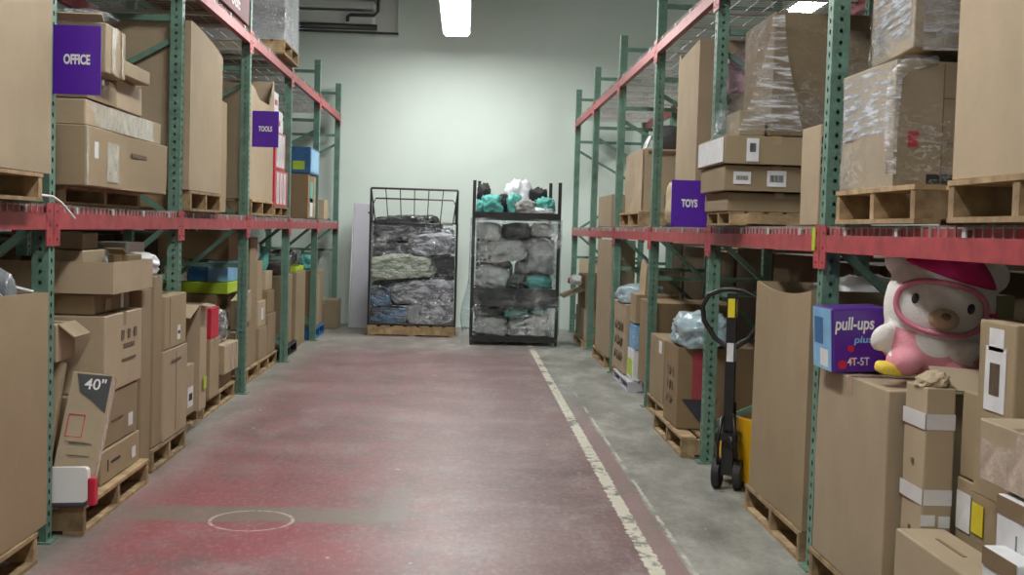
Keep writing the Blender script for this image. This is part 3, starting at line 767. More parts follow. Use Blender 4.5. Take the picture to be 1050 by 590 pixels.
# beyond the third post
pallet('wooden pallet just beyond the third left post', 'L', -1.97, 10.42, 0, 1.15, 1.0)
pallet('wooden pallet short of the fourth left post', 'L', -1.97, 11.62, 0, 1.08, 1.0)
yb0 = 10.46
carton('brown base carton under the lime green box on the left', 'L', -2.16, yb0, 11.09, PT, .86, .5, 'kraft3')
carton('flat lime green box on the left beyond the third post', 'L', -2.065, yb0, 11.09, .86, .965, .62, 'lime', None, name='lime_box')
for i, (xf, d, h, mm, lb) in enumerate(((-2.04, .18, .19, 'lightblue', 'light blue box on the lime green box, next to the post'), (-2.23, .16, .17, 'blueb', 'dark blue box in the middle of the lime green box'), (-2.40, .20, .15, 'paper', 'white box at the back of the lime green box'))):
    carton(lb, 'L', xf-.03, yb0+.03, 11.08, .965, .965+h, d, mm, None)
carton('long dark brown carton above the blue boxes on the left', 'L', -2.065, yb0+.02, 11.09, 1.157, 1.41, .62, 'kraft3', None)
ya, yb2 = ys(-1.985, .4, 253, 267)
carton('square carton at the floor beside the third left post', 'L', -1.985, yb0, 11.08, PT, .53, .16, 'kraft')
carton('tilted carton on the square carton by the third left post', 'L', -1.95, yb0+.08, 11.02, .575, .845, .10, 'kraft2', rot=(R(9), 0, 0))
carton('tall carton standing high beside the lime box on the left', 'L', -1.99, 11.11, 11.5, PT, 1.36, .16, 'kraft')
carton('small square carton at the pallet front short of the fourth left post', 'L', -1.985, 11.64, 12.12, PT, .46, .30, 'kraft')
carton('narrow carton on the small square carton on the left', 'L', -2.0, 11.66, 12.10, .46, .72, .28, 'kraft2', st=[('A', .5, .5, .12, .12, 'paper', 'shipping_label')])
carton('upright carton reaching high above the narrow carton on the left', 'L', -2.02, 11.68, 12.0, .72, 1.12, .26, 'kraft')
carton('carton at the fourth left post, lowest of three', 'L', -1.985, 12.16, 12.66, PT, .56, .32, 'kraft')
carton('carton at the fourth left post, middle of three', 'L', -2.0, 12.18, 12.64, .56, .80, .30, 'kraft3')
carton('carton at the fourth left post, topmost of three', 'L', -2.02, 12.2, 12.6, .80, 1.0, .26, 'kraft2')
bag('paper_bag', 'crumpled white bag high on the upright carton at the left', 'bag', (-2.14, 11.84, 1.12), (.22, .3, .22), 'whitebag')
bag('plastic_bag', 'teal cloth bundle behind the crumpled white bag on the left', 'bundle', (-2.16, 12.4, 1.0), (.24, .34, .3), 'teal')
# fourth bay
pallet('black plastic pallet between the fourth and fifth left posts', 'L', -1.94, 12.92, 0, 1.1, 1.0, .12, 'black', name='plastic_pallet')
carton('first of two tall plain cartons beyond the fourth left post', 'L', -1.985, 13.05, 13.82, .122, .92, .42, 'kraft', None)
carton('second of two tall plain cartons, next to the fifth left post', 'L', -1.985, 14.15, 14.98, .004, .92, .42, 'kraft', None)
bag('plastic_bag', 'black plastic sack lying over the tall plain cartons', 'bag', (-2.15, 13.45, .92), (.36, .85, .26), 'blackbag')
carton('lime green flat box on the second tall plain carton', 'L', -2.0, 14.2, 14.9, .92, .985, .34, 'lime', None, name='lime_box')
bag('plastic_bag', 'black plastic sack on the lime flat box near the fifth left post', 'bag', (-2.16, 14.5, .985), (.34, .85, .24), 'blackbag')
pallet('blue plastic pallet between the last two left posts', 'L', -1.90, 15.32, 0, 1.1, .9, .138, 'bluep', name='plastic_pallet')
carton('brown carton on the blue pallet, nearer one', 'L', -1.93, 15.36, 15.75, PT, .90, .34, 'kraft3')
carton('yellowish carton on the blue pallet, middle one', 'L', -1.93, 15.77, 16.06, PT, .82, .34, 'kraft2')
carton('brown carton on the blue pallet, farther one', 'L', -1.93, 16.08, 16.38, PT, .88, .34, 'kraft')
bag('plastic_bag', 'teal bag on the cartons of the blue pallet', 'bag', (-2.08, 15.6, .90), (.28, .4, .24), 'teal')
carton('small lone carton on the floor near the back wall at left', 'L', -1.79, 16.95, 17.5, .004, .42, .40, 'kraft')

# ================================================================== LEFT RACK, lower shelf
SH = ZS+.006; SP = SH+.14
pallet('wooden pallet under the huge plain box at the near end of the left shelf', 'L', -1.80, 3.98, SH, 1.15, 1.0, .118)
ye = Y_at(-1.80, 2.2, 53)
open_box('huge plain box on the near end of the left shelf', 'L', -1.80, 4.0, ye, SH+.12, 2.9, 1.0, 'kraft2', amp=.006)
o = tag(obj('hanging_strap', newbm(), 'white'), 'thin white plastic strap dangling over the left shelf beam', 'strap')
b = newbm(); yy = 5.32; tube(b, [(-1.83, yy-.2, SH+.03), (-1.825, yy, SH+.025), (-1.815, yy+.08, SH), (-1.80, yy+.22, SH-.07)], .006, 6); b.to_mesh(o.data); b.free()
pallet('dark wooden pallet under the long carton on the left shelf', 'L', -1.93, 5.78, SH, 1.35, .9, .085)
lg = carton('long heavy carton at the shelf front right of the huge plain box', 'L', -1.81, Y_at(-1.81, 1.8, 88), Y_at(-1.81, 1.8, 171), SH+.086, 1.945, .85, 'kraft', 'cleartape', amp=.008,
       st=[('A', .60, .66, .30, .022, 'fadeink', 'print'), ('A', .28, .45, .20, .20, 'cleartape', 'packing_tape'), ('A', .10, .62, .06, .08, 'paper', 'shipping_label'), ('A', .012, .5, .035, .28, 'cleartape', 'packing_tape')])
carton('flat carton with shiny taped edge lying on the long heavy carton', 'L', -1.84, 5.80, 7.20, 1.945, 2.075, .80, 'kraft2', None, amp=.010,
       st=[('A', .5, .5, 1.36, .115, 'cleartape', 'packing_tape'), ('N', .40, .6, .10, .065, 'paper', 'shipping_label'), ('N', .40, .6, .07, .02, 'fadeink', 'barcode'), ('N', .04, .6, .02, .1, 'lime', 'green_sticker')])
carton('carton with taped corner behind the purple sign on the left', 'L', -1.745, 5.80, 6.14, 2.20, 2.44, .62, 'kraft2', 'cleartape', st=[('A', .35, .5, .06, .22, 'cleartape', 'packing_tape'), ('A', .8, .5, .03, .22, 'cleartape', 'packing_tape')], flaps=[('N', 40, .05)])
carton('carton under the taped corner carton behind the purple sign', 'L', -1.83, 5.80, 6.28, 2.075, 2.20, .60, 'kraft')
carton('small box end poking out beyond the taped corner carton', 'L', -1.77, 6.18, 6.70, 2.24, 2.32, .28, 'kraft2')
carton('low carton with raised flap on the shiny flat carton', 'L', -1.84, 6.30, 6.80, 2.075, 2.24, .42, 'kraft2', flaps=[('F', 70, .10)])
bag('plastic_wrap', 'clear plastic film crumpled on the taped corner carton', 'plastic', (-1.92, 5.98, 2.44), (.34, .26, .09), 'film', ridge=1.2)
# second bay
pallet('wooden pallet under the tall pale bulk box on the left shelf', 'L', -1.835, 8.0, SH, 1.0, 1.0)
open_box('tall pale bulk box on the left shelf beside the second post', 'L', -1.84, max(7.966, Y_at(-1.84, 2.2, 193.5)), Y_at(-1.84, 2.0, 227), SP, 2.82, 1.0, 'kraft2', lambda f, u: -.10*u*u if f == 'A' else (-.10 if f == 'F' and u < .3 else 0), amp=.012)
carton('brown bulk box standing back between the tall pale box and the third left post', 'L', -2.02, 9.12, 10.1, SH+.01, 2.50, .8, 'kraft')
# third bay
pallet('wooden pallet under the open box beside the TOOLS sign', 'L', -1.87, 10.46, SH, 1.2, 1.0)
def cut(f, u):
    if f == 'A':
        if u < .15: return -.17
        if u < .35: return -.17-.09*(u-.15)/.2
        if u < .85: return -.26
        return -.26*(1-u)/.15*.8
    if f == 'N': return -.17 if u > .05 else -.05
    return 0
open_box('open box with a scooped front edge beside the TOOLS sign', 'L', -1.90, 10.45, 11.76, SP, 2.88, .95, 'kraft2', cut, amp=.006)
pallet('low wooden pallet under the red and white cartons on the left shelf', 'L', -1.875, 11.78, SH, .90, .9, .10)
sz = SH+.102
for i, (xf, ya, yb, h, m_, lb) in enumerate(((-1.885, 11.79, 12.64, .37, 'redb', 'lowest red and white carton beside the open box'), (-1.885, 11.79, 12.45, .38, 'redb', 'second red and white carton from the bottom'), (-1.90, 11.79, 12.35, .22, 'paper', 'white carton on the red and white cartons'), (-1.91, 11.79, 12.1, .17, 'paper', 'topmost small white carton above the red ones'))):
    L_ = yb-ya
    stt = [('A', .22+.26*j, .5, .15, h*.86, 'paper', 'white_panel') for j in range(3)] + [('A', .22+.26*j, .45, .03, h*.5, 'redb', 'print') for j in range(3)] if m_ == 'redb' else [('A', .5, .4, .16, .05, 'redb', 'print')]
    carton(lb, 'L', xf, ya, yb, sz, sz+h, .5, m_, None, st=stt); sz += h
yb = 14.22
carton('brown carton under the blue carton on the left shelf', 'L', -1.875, yb, 14.95, SH, 2.10, .40, 'kraft3', None, st=[('A', .42, .25, .25, .22, 'paper', 'shipping_label'), ('A', .42, .6, .25, .25, 'teal', 'printed_side'), ('A', .8, .5, .18, .5, 'kraft2', 'shipping_label')])
carton('blue printed carton on the brown carton of the left shelf', 'L', -1.855, yb, 15.05, 2.10, 2.42, .46, 'blueb', None, st=[('A', .5, .5, .74, .27, 'lightblue', 'printed_side'), ('N', .7, .3, .14, .10, 'lime', 'print')])
carton('small carton alone at the far end of the left shelf', 'L', -1.88, 15.9, 16.4, SH, 1.83, .26, 'kraft2')
# upper shelf
UZ = ZU+.006
pallet('wooden pallet under the wrapped load on top of the left rack', 'L', -1.80, 11.72, UZ, .98, 1.0)
carton('load wrapped in clear film on the top shelf of the left rack', 'L', -1.81, 11.75, 12.70, UZ+.14, 4.35, .95, 'palecloth', None, name='wrapped_load', cat='load', wrap='filmheavy')
t = carton('dark maroon carton with white letters on the top left shelf', 'L', -1.86, 8.95, 10.15, UZ, 3.55, .6, 'maroon', None)
lettering(t, 'OGIE', .11, (.302, .0, .10), (R(90), 0, R(90)), 'white', 1.0, .02)

# bulk boxes stored back to back behind both racks
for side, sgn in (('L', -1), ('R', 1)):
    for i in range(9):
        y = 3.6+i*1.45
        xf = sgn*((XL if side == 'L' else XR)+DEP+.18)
        carton('large brown bulk box darkened for shade on the floor behind the %s rack' % ('left' if side == 'L' else 'right'), side, xf, y, y+1.3, .004, 1.36+.03*((i*7) % 3-1), .95, 'kraft4', None, group='bulk boxes behind the %s rack' % ('left' if side == 'L' else 'right'))
# ================================================================== RIGHT RACK, on the floor
# near bay: closed bulk carton, stacked cartons at the right edge of view
pallet('wooden pallet under the wide closed carton at the first right post', 'R', 1.56, 4.2, 0, .90, 1.0)
carton('wide closed carton on which the stuffed toy sits', 'R', 1.565, 4.22, 5.08, PT, .955, .95, 'kraft2', amp=.008)
pallet('wooden pallet under the torn and labelled cartons at the right front', 'R', 1.42, 2.95, 0, 1.22, 1.1)
xa = X_at(3.99, .6, 946); ya = min(4.20, Y_at(xa, .6, 922))
c1 = carton('slim upright torn carton with white tape bands, under the stuffed toy', 'R', xa, 3.99, ya, PT, 1.0, .105, 'kraft2', None, amp=.010,
       st=[('A', .5, .86, .205, .055, 'whitetape', 'tape_band'), ('A', .5, .55, .205, .055, 'whitetape', 'tape_band'), ('N', .5, .86, .10, .055, 'whitetape', 'tape_band'), ('N', .5, .55, .10, .055, 'whitetape', 'tape_band'),
           ('A', .5, .68, .018, .018, 'fadeink', 'print'), ('A', .5, .40, .018, .018, 'fadeink', 'print'), ('N', .2, .455, .05, .04, 'paper', 'shipping_label'), ('N', .75, .45, .04, .04, 'paper', 'shipping_label')])
o = obj('flap', blob_bm(.10, .13, .05, 31, .25, 2.4, 3, .8), 'kraft2', c1, (0.0, -.02, .85), (0, R(-20), 0))
o = obj('flap', bx(-.15, .15, -.16, .0, -.003, .003), 'kraft2', c1, (.17, .06, .90), (R(24), R(3), R(-8)))
c2b = carton('lower carton with white and yellow labels behind the torn slim carton', 'R', xa+.112, 3.42, 3.98, PT, .70, .5, 'kraft', None, st=[('A', .88, .80, .11, .13, 'paper', 'shipping_label'), ('A', .68, .80, .085, .10, 'yellab', 'yellow_label')])
carton('plain upper carton standing on the labelled carton at right', 'R', xa+.115, 3.73, 3.97, .70, 1.0, .5, 'kraft', None)
carton('tall carton with two white shipping labels at the right edge', 'R', X_at(3.70, 1.0, 1001), 3.44, 3.70, .70, 1.262, .5, 'kraft', None, st=[('A', .50, .90, .10, .07, 'paper', 'shipping_label'), ('A', .5, .68, .14, .20, 'paper', 'shipping_label'), ('A', .5, .68, .07, .10, 'fadeink', 'barcode')])
carton('low carton in front with its blank lid showing at the right', 'R', X_at(3.97, .5, 918), 3.32, 3.97, PT, .515, .17, 'kraft2', None, st=[('T', .5, .6, .012, .22, 'kraft3', 'seam')])
carton('white printed carton with brown top edges at the right edge', 'R', X_at(3.27, .7, 1021), 2.98, 3.27, PT, .795, .5, 'paper', None, st=[('A', .5, .96, .28, .05, 'kraft3', 'torn_edge'), ('A', .35, .55, .004, .40, 'greybag', 'print'), ('A', .55, .55, .004, .40, 'greybag', 'print')])
carton('small white carton lowest at the right front corner', 'R', X_at(3.2, .6, 1006), 2.98, 3.20, PT, .665, .065, 'paper', None, st=[('A', .5, .95, .2, .05, 'kraft3', 'torn_edge')])
carton('battered carton with shiny taped side on the white printed carton', 'R', X_at(3.43, .9, 1005), 2.98, 3.43, .80, .985, .5, 'kraft2', 'cleartape', amp=.012, st=[('A', .78, .5, .17, .17, 'cleartape', 'packing_tape'), ('A', .45, .5, .12, .17, 'cleartape', 'packing_tape')])
bag('plastic_bag', 'shiny black plastic bag tucked beside the stuffed toy', 'bag', (1.86, 3.86, 1.0), (.16, .18, .20), 'blackbag', ridge=1)
# diapers pack
t = thing('diaper_box', 'purple and blue diaper pack leaning out by the first right post', 'box', (1.645, 4.87, .958), (0, R(-3), R(-1)))
dx, dy, dz = .25, .27, .265
obj('body', box_bm(dx, dy, dz, .008, .004, sd()), 'violet', t)
o = obj('side_panel', bx(-.0015, .0015, -dy/2+.006, dy/2-.006, .006, dz-.006), 'lightblue', t, (-dx/2-.003, 0, 0)); o['label'] = 'light blue printed side panel'
obj('print', bx(-.002, .002, -.09, .02, .02, .09), 'paper', t, (-dx/2-.004, 0, 0))
obj('print', bx(-.002, .002, -.02, .10, .11, .22), 'bluep', t, (-dx/2-.004, 0, 0))
for q in ((-.05, .10, .014), (-.085, .035, .018), (-.045, .05, .012)):
    b = newbm(); cyl(b, (q[0], -dy/2-.004, q[1]), (0, 1, 0), q[2], .002); obj('print', b, 'redb', t)
lettering(t, 'pull-ups', .052, (-.035, -dy/2-.005, .200), (R(90), 0, 0), 'white', .70, .03, italic=.15)
lettering(t, 'plus', .028, (.0, -dy/2-.005, .135), (R(90), 0, 0), 'lightblue', 1.2, .03, italic=.15)
lettering(t, '4T-5T', .032, (-.02, -dy/2-.005, .045), (R(90), 0, 0), 'paper', .8, .02)

# stuffed toy: a plain plush bear in a pink swimsuit with goggles and a cap
def remesh(parts, vox=.013, smooth=6):
    bm = newbm()
    for (c, r, rot) in parts:
        q = bmesh.ops.create_icosphere(bm, subdivisions=4, radius=1)
        mt = Matrix.Translation(c) @ Matrix.Rotation(rot[1], 4, 'Y') @ Matrix.Rotation(rot[0], 4, 'X') @ Matrix.Diagonal((*r, 1))
        bmesh.ops.transform(bm, matrix=mt, verts=q['verts'])
    me = bpy.data.meshes.new('tmp'); bm.to_mesh(me); bm.free()
    o = bpy.data.objects.new('tmp', me); COL.objects.link(o)
    md = o.modifiers.new('r', 'REMESH'); md.mode = 'VOXEL'; md.voxel_size = vox
    sm = o.modifiers.new('s', 'SMOOTH'); sm.iterations = smooth; sm.factor = .5
    dg = bpy.context.evaluated_depsgraph_get(); dg.update()
    r = bpy.data.meshes.new_from_object(o.evaluated_get(dg)); bpy.data.objects.remove(o)
    for p in r.polygons: p.use_smooth = True
    return r
TX, TY, TZ = 1.80, 4.50, .957
toy = thing('stuffed_toy', 'big white plush bear with pink goggles, cap and swimsuit', 'stuffed toy', (TX, TY, TZ), (R(4), R(9), R(-14))); toy.scale = (.91, .91, .91)
me = remesh([((0, 0, .30), (.225, .19, .255), (0, 0)), ((0, .0, .13), (.215, .18, .14), (0, 0)), ((-.19, .02, .46), (.07, .04, .07), (0, 0)), ((.185, .02, .46), (.075, .04, .075), (0, 0)),
             ((-.205, -.10, .135), (.05, .045, .065), (0, .4)), ((.12, -.175, .155), (.065, .045, .042), (0, -.3)), ((0, -.185, .268), (.062, .05, .045), (0, 0)),
             ((-.11, -.15, .055), (.075, .08, .055), (0, 0)), ((.13, -.14, .055), (.075, .08, .055), (0, 0))])
me.materials.clear()
def bear_mat():
    m, nt, b = mat('plush_bear_fabric'); L = nt.links; v = obvec(nt); sp = N(nt, 'ShaderNodeSeparateXYZ'); L.new(v, sp.inputs[0]); x, y, z = sp.outputs
    def mt(op, a, c=None):
        n = N(nt, 'ShaderNodeMath', operation=op)
        for i, q in enumerate((a, c)):
            if q is None: continue
            if isinstance(q, (int, float)): n.inputs[i].default_value = q
            else: L.new(q, n.inputs[i])
        return n.outputs[0]
    def inside(cx, cz, rx, rz):
        a = mt('POWER', mt('ABSOLUTE', mt('DIVIDE', mt('SUBTRACT', x, cx), rx)), 2.0); c = mt('POWER', mt('ABSOLUTE', mt('DIVIDE', mt('SUBTRACT', z, cz), rz)), 2.0)
        return mt('LESS_THAN', mt('ADD', a, c), 1.0)
    front = mt('LESS_THAN', y, 0.0)
    bib = mt('MULTIPLY', inside(0, .19, .09, .085), front)
    arm1 = mt('MULTIPLY', mt('LESS_THAN', x, -.168), mt('GREATER_THAN', z, .075)); arm2 = mt('MULTIPLY', inside(.12, .155, .082, .056), mt('LESS_THAN', y, -.165))
    off = mt('MAXIMUM', bib, mt('MAXIMUM', arm1, arm2))
    pk = mt('MULTIPLY', mt('LESS_THAN', z, .19), mt('SUBTRACT', 1.0, off))
    mz = mt('MULTIPLY', inside(0, .268, .062, .046), mt('LESS_THAN', y, -.17))
    def mx(f, a, c):
        n = N(nt, 'ShaderNodeMix', data_type='RGBA'); L.new(f, n.inputs[0])
        for i, q in ((6, a), (7, c)):
            if isinstance(q, tuple): n.inputs[i].default_value = (*q, 1)
            else: L.new(q, n.inputs[i])
        return n.outputs[2]
    c = mx(pk, (.74, .72, .69), (.72, .30, .36)); c = mx(mz, c, (.52, .40, .27)); L.new(c, b.inputs['Base Color'])
    b.inputs['Roughness'].default_value = .9; n = noise_node(nt, 90, 3, .6, v); bump(nt, b, n.outputs['Fac'], .006, .6)
    return m
me.materials.append(bear_mat())
for p in me.polygons: p.material_index = 0
body = obj('body', me, None, toy)
def ell_cap(c, r, pc, pn, grow=1.03):
    bm = newbm(); bmesh.ops.create_icosphere(bm, subdivisions=4, radius=1)
    for v in bm.verts: v.co = Vector((v.co.x*r[0]*grow+c[0], v.co.y*r[1]*grow+c[1], v.co.z*r[2]*grow+c[2]))
    bmesh.ops.bisect_plane(bm, geom=bm.verts[:]+bm.edges[:]+bm.faces[:], plane_co=pc, plane_no=pn, clear_inner=True)
    bmesh.ops.solidify(bm, geom=bm.faces[:], thickness=.012); return bm
obj('cap', ell_cap((0, 0, .30), (.225, .19, .255), (0, 0, .445), (.14, -.05, 1)), 'magenta', toy, smooth=True)
# goggles wrap the face
def face_pt(u, v, off):
    x, z = .178*u-.012, .30+v
    y = -math.sqrt(max(.05, 1-(x/.225)**2-((z-.30)/.255)**2))*.19
    return Vector((x, y-off, z))
ring = []
for i in range(40):
    a = 2*math.pi*i/40; c, s = math.cos(a), math.sin(a)
    ring.append(face_pt(math.copysign(abs(c)**.8, c), .105*math.copysign(abs(s)**.85, s)+.01, .018))
b = newbm(); tube(b, ring, .0125, 10, True); gg = obj('goggles', b, 'rosep', toy, smooth=True)
b = newbm(); rows = 7; grid = []
cpt = face_pt(0, .01, .022); cv = b.verts.new(cpt); prev = None
rings = []
for k in range(1, 5):
    rg = []
    for i in range(40):
        a = 2*math.pi*i/40; c, s = math.cos(a), math.sin(a); f_ = k/4
        rg.append(b.verts.new(face_pt(f_*math.copysign(abs(c)**.8, c), f_*.105*math.copysign(abs(s)**.85, s)+.01, .026)))
    rings.append(rg)
for i in range(40):
    b.faces.new((cv, rings[0][i], rings[0][(i+1) % 40]))
    for k in range(3): b.faces.new((rings[k][i], rings[k+1][i], rings[k+1][(i+1) % 40], rings[k][(i+1) % 40]))
obj('lens', b, 'lens', gg, smooth=True)
b = newbm()
for (x0, x1) in ((.17, .235),):
    pts = []
    for i in range(9):
        a = i/8*1.5; pts.append((.168+.062*math.sin(a), -.115+.125*(1-math.cos(a)), .31))
    tube(b, pts, .009, 6)
obj('strap', b, 'magenta', gg, smooth=True)
for sx in (-1, 1):
    p = face_pt(sx*.62, .028, .004); b = newbm(); bmesh.ops.create_uvsphere(b, u_segments=16, v_segments=10, radius=.02)
    obj('eye', b, 'ink', toy, p, (0, 0, 0), True).scale = (.75, .55, 1.1)
b = newbm(); bmesh.ops.create_uvsphere(b, u_segments=16, v_segments=10, radius=.018)
obj('nose', b, 'fadeink', toy, (0, -.238, .285), (0, 0, 0), True).scale = (1.1, .6, .8)
obj('foot', blob_bm(.12, .10, .055, 12, .06, 1.6, 3, .2), 'yelplush', toy, (-.165, -.175, .0), (0, 0, R(20)), True)['label'] = 'yellow foot'

bpy.context.view_layer.update()
toy.location.z += .958-min((o_.matrix_world @ v.co).z for o_ in toy.children for v in o_.data.vertices)
# bay between the first and second right posts
pallet('wooden pallet under the tall bulk box beside the pallet jack', 'R', 1.585, 5.34, 0, 1.06, 1.0)
open_box('tall plain bulk box with a dipped front edge beside the pallet jack', 'R', 1.595, 5.335, 6.34, PT, 1.225, .95, 'kraft', lambda f, u: (.035*(abs(2*u-1)**2) if f == 'A' else .035), amp=.016)
bag('plastic_bag', 'white plastic bag bulging out of the tall bulk box at right', 'bag', (2.02, 5.85, .95), (.50, .6, .40), 'whitebag', ridge=.8)

# pallet jack
STEER = 45
pj = thing('pallet_jack', 'yellow and black pallet jack with upright handle by the second right post', 'pallet jack', (1.60, 6.88, 0), (0, 0, R(22)))
for y in (-.062, .062):
    w = newbm(); tube(w, [(0, y-.024, .092), (0, y-.02, .092), (0, y+.02, .092), (0, y+.024, .092)], [.082, .09, .09, .082], 24)
    wo = obj('steering_wheel', w, 'rubber', pj, (0, 0, 0), (0, 0, R(STEER)), False)
    h = newbm(); cyl(h, (0, y, .092), (0, 1, 0), .045, .052, 18); obj('hub', h, 'black', wo)
b = newbm(); box(b, -.05, .05, -.034, .034, .09, .30); tube(b, [(0, 0, .2), (0, 0, .52)], [.045, .036], 16); box(b, -.09, .10, -.07, .07, .30, .34); bmesh.ops.bevel(b, geom=[], offset=.001, affect='EDGES')
obj('pump', b, 'black', pj, (0, 0, 0), (0, 0, R(STEER)))
b = newbm(); tube(b, [(-.07, -.06, .2), (-.10, -.05, .34), (-.06, -.03, .46)], .012, 8); tube(b, [(-.06, .05, .15), (-.10, .05, .3), (-.07, .03, .44)], .01, 8); box(b, -.13, -.06, -.05, -.02, .28, .33); obj('pump_linkage', b, 'black', pj, (0, 0, 0), (0, 0, R(STEER)), True)
b = newbm(); bar(b, (-.03, 0, .36), (-.055, 0, 1.165), .055, .05); hd = obj('handle', b, 'black', pj, (0, 0, 0), (0, 0, R(STEER)))
lp = [(-.045, 0, .83), (-.05, .10, .90), (-.055, .165, 1.0), (-.058, .175, 1.08), (-.06, .14, 1.15), (-.062, .06, 1.185), (-.062, 0, 1.19)]
full = lp+[(x, -y, z) for x, y, z in lp[::-1][1:-1]]
b = newbm(); tube(b, full, .015, 10, True)
obj('loop_grip', b, 'black', hd, (0, 0, 0), (0, 0, 0), True)
obj('warning_label', bx(-.001, .001, -.02, .02, -.055, .055), 'yellab', hd, (-.0815, 0, 1.08), (0, R(-1.8), 0))
obj('instruction_label', bx(-.001, .001, -.02, .02, -.055, .055), 'paper', hd, (-.073, 0, .82), (0, R(-1.8), 0))
obj('warning_label', bx(-.02, .02, -.001, .001, -.055, .055), 'yellab', hd, (-.052, -.0285, 1.08), (0, R(-1.8), 0))
obj('instruction_label', bx(-.02, .02, -.001, .001, -.055, .055), 'paper', hd, (-.044, -.0285, .82), (0, R(-1.8), 0))
# yellow chassis: upright plate sloping back to the forks
b = newbm()
v = [b.verts.new(p) for p in ((.075, -.25, .05), (.075, .25, .05), (.06, .13, .42), (.06, -.13, .42))]; f_ = b.faces.new(v)
ex = bmesh.ops.extrude_face_region(b, geom=[f_]); vs = [q for q in ex['geom'] if isinstance(q, bmesh.types.BMVert)]
for q in vs: q.co.x += .05 if q.co.z > .3 else .24
ch = obj('chassis', b, 'yellow', pj)
for y in (-.19, .19):
    b = newbm(); box(b, .10, 1.0, y-.075, y+.075, .075, .095); box(b, .10, .98, y-.075, y-.068, .045, .075); box(b, .10, .98, y+.068, y+.075, .045, .075); bmesh.ops.bevel(b, geom=[], offset=.001, affect='EDGES')
    fk = obj('fork', b, 'yellow', pj)
    w = newbm(); cyl(w, (.88, y, .038), (0, 1, 0), .037, .08, 16); obj('load_roller', w, 'rubber', fk)

# bay between the second and third right posts
pallet('wooden pallet under the box with the red arrow', 'R', 1.495, 7.83, 0, 1.16, .95)
ar = carton('box with a large dark red arrow pointing down, blue bag on top', 'R', 1.515, Y_at(1.515, .4, 694.5), Y_at(1.515, .4, 681), PT, .72, .62, 'kraft3', None, amp=.006)
ayw = (Y_at(1.515, .4, 681)-Y_at(1.515, .4, 694.5)-.006)/2
obj('arrow_stem', plate([(-.21, .54), (-.10, .54), (-.10, .21), (-.21, .21)], -.0008, .0008), 'redprint', ar, (0, -ayw-.006, 0))
obj('arrow_head', plate([(-.28, .21), (-.03, .21), (-.15, .05)], -.0008, .0008), 'navyprint', ar, (0, -ayw-.006, 0))
b = newbm()
for i in range(3): tube(b, [(-.312, -.12+.02*j+.03*math.sin(j*1.3+i), .18+i*.10+.035*math.sin(j*2.1)) for j in range(12)], .006, 5)
obj('print', b, 'fadeink', ar)
bag('plastic_bag', 'pale blue plastic bag heaped on the box with the red arrow', 'bag', (1.70, Y_at(1.515, .4, 690), .723), (.34, .5, .24), 'bluebag', amp=.24, freq=2.2, ridge=1.2, rot=(0, R(-6), 0))
pallet('wooden pallet beside the third right post, under the white labelled box', 'R', 1.60, 9.08, 0, .92, 1.0)
carton('upright brown box with a white label by the third right post', 'R', 1.615, Y_at(1.615, .4, 680.5), 9.98, PT, .66, .5, 'kraft', st=[('A', .25, .86, .13, .10, 'paper', 'shipping_label')], amp=.006)
carton('tall brown carton standing behind the box with the red arrow', 'R', 2.2, 7.78, 8.7, .142, 1.15, .4, 'kraft3', None)
# beyond the third right post
pallet('wooden pallet behind the third right post', 'R', 1.72, 10.2, 0, .75, .9)
carton('wide brown carton visible on both faces of the third right post', 'R', 1.66, 10.24, 10.95, PT, .90, .75, 'kraft3', None)
pallet('grey slab pallet under the blue pack at the right', 'R', 1.57, 10.98, 0, 1.1, .9, .10, 'panel', name='plastic_pallet')
carton('green and white printed box under the blue pack', 'R', 1.62, 11.0, 11.4, .106, .40, .4, 'paper', None, st=[('A', .5, .4, .3, .16, 'lime', 'print')])
carton('blue shrink wrapped pack on the green and white box', 'R', 1.63, 11.0, 11.38, .40, .63, .36, 'lightblue', None, name='bottle_pack', cat='pack', wrap='film')
carton('brown box resting on the blue shrink wrapped pack', 'R', 1.63, 11.02, 11.36, .65, .93, .4, 'kraft', None)
o = obj('board', bx(-.012, .012, -.10, .10, 0, .30), 'kraft2', None, (1.72, 11.2, .931), (R(12), 0, R(8))); tag(o, 'thin cardboard board upright on the brown box at right', 'board')
carton('bag like box with dark squiggle print short of the fourth right post', 'R', 1.605, 11.5, 12.42, .106, .80, .42, 'kraft2', None, amp=.02)
b = newbm()
for i in range(3): tube(b, [(1.598, 11.62+.05*j+.03*math.sin(j*1.3+i), .26+i*.15+.045*math.sin(j*2.1+i)) for j in range(12)], .009, 5)
src = [o_ for o_ in COL.objects if o_.get('label', '').startswith('bag like box')][0]
o = obj('print', b, 'fadeink', src); o.location = -src.location
pallet('low wooden pallet under the squiggle printed box', 'R', 1.60, 12.10, 0, .36, .8, .10)
bag('newspaper_bundle', 'blue and white folded sheets on the squiggle printed box', 'bundle', (1.80, 11.9, .80), (.46, .7, .20), 'bluebag', ridge=1.0)
# fourth right post onwards
pallet('wooden pallet under the tall slab carton', 'R', 1.585, 13.0, 0, 1.2, .8, .13)
carton('very tall narrow slab carton rising to the lower beam at right', 'R', 1.59, Y_at(1.59, .6, 625), Y_at(1.59, .6, 611), .134, 1.425, .26, 'kraft2', None, amp=.008)
carton('tall carton on the floor seen beyond the fourth right post', 'R', 2.0, 12.9, 13.3, .134, 1.1, .4, 'kraft3', None)
pallet('dark low pallet beneath the open carton at the far right', 'R', 1.56, 15.3, 0, 1.1, .8, .08, 'wood')
carton('upright carton nearest below the open carton at the far right', 'R', 1.59, 15.32, 15.72, .084, .50, .32, 'kraft2', None)
carton('upright carton farther below the open carton at the far right', 'R', 1.58, 15.76, 16.3, .084, .50, .32, 'kraft', None)
oc = open_box('open carton with flaps spread at the far right end', 'R', 1.60, 15.3, 16.3, .50, .93, .5, 'kraft3', amp=.004)
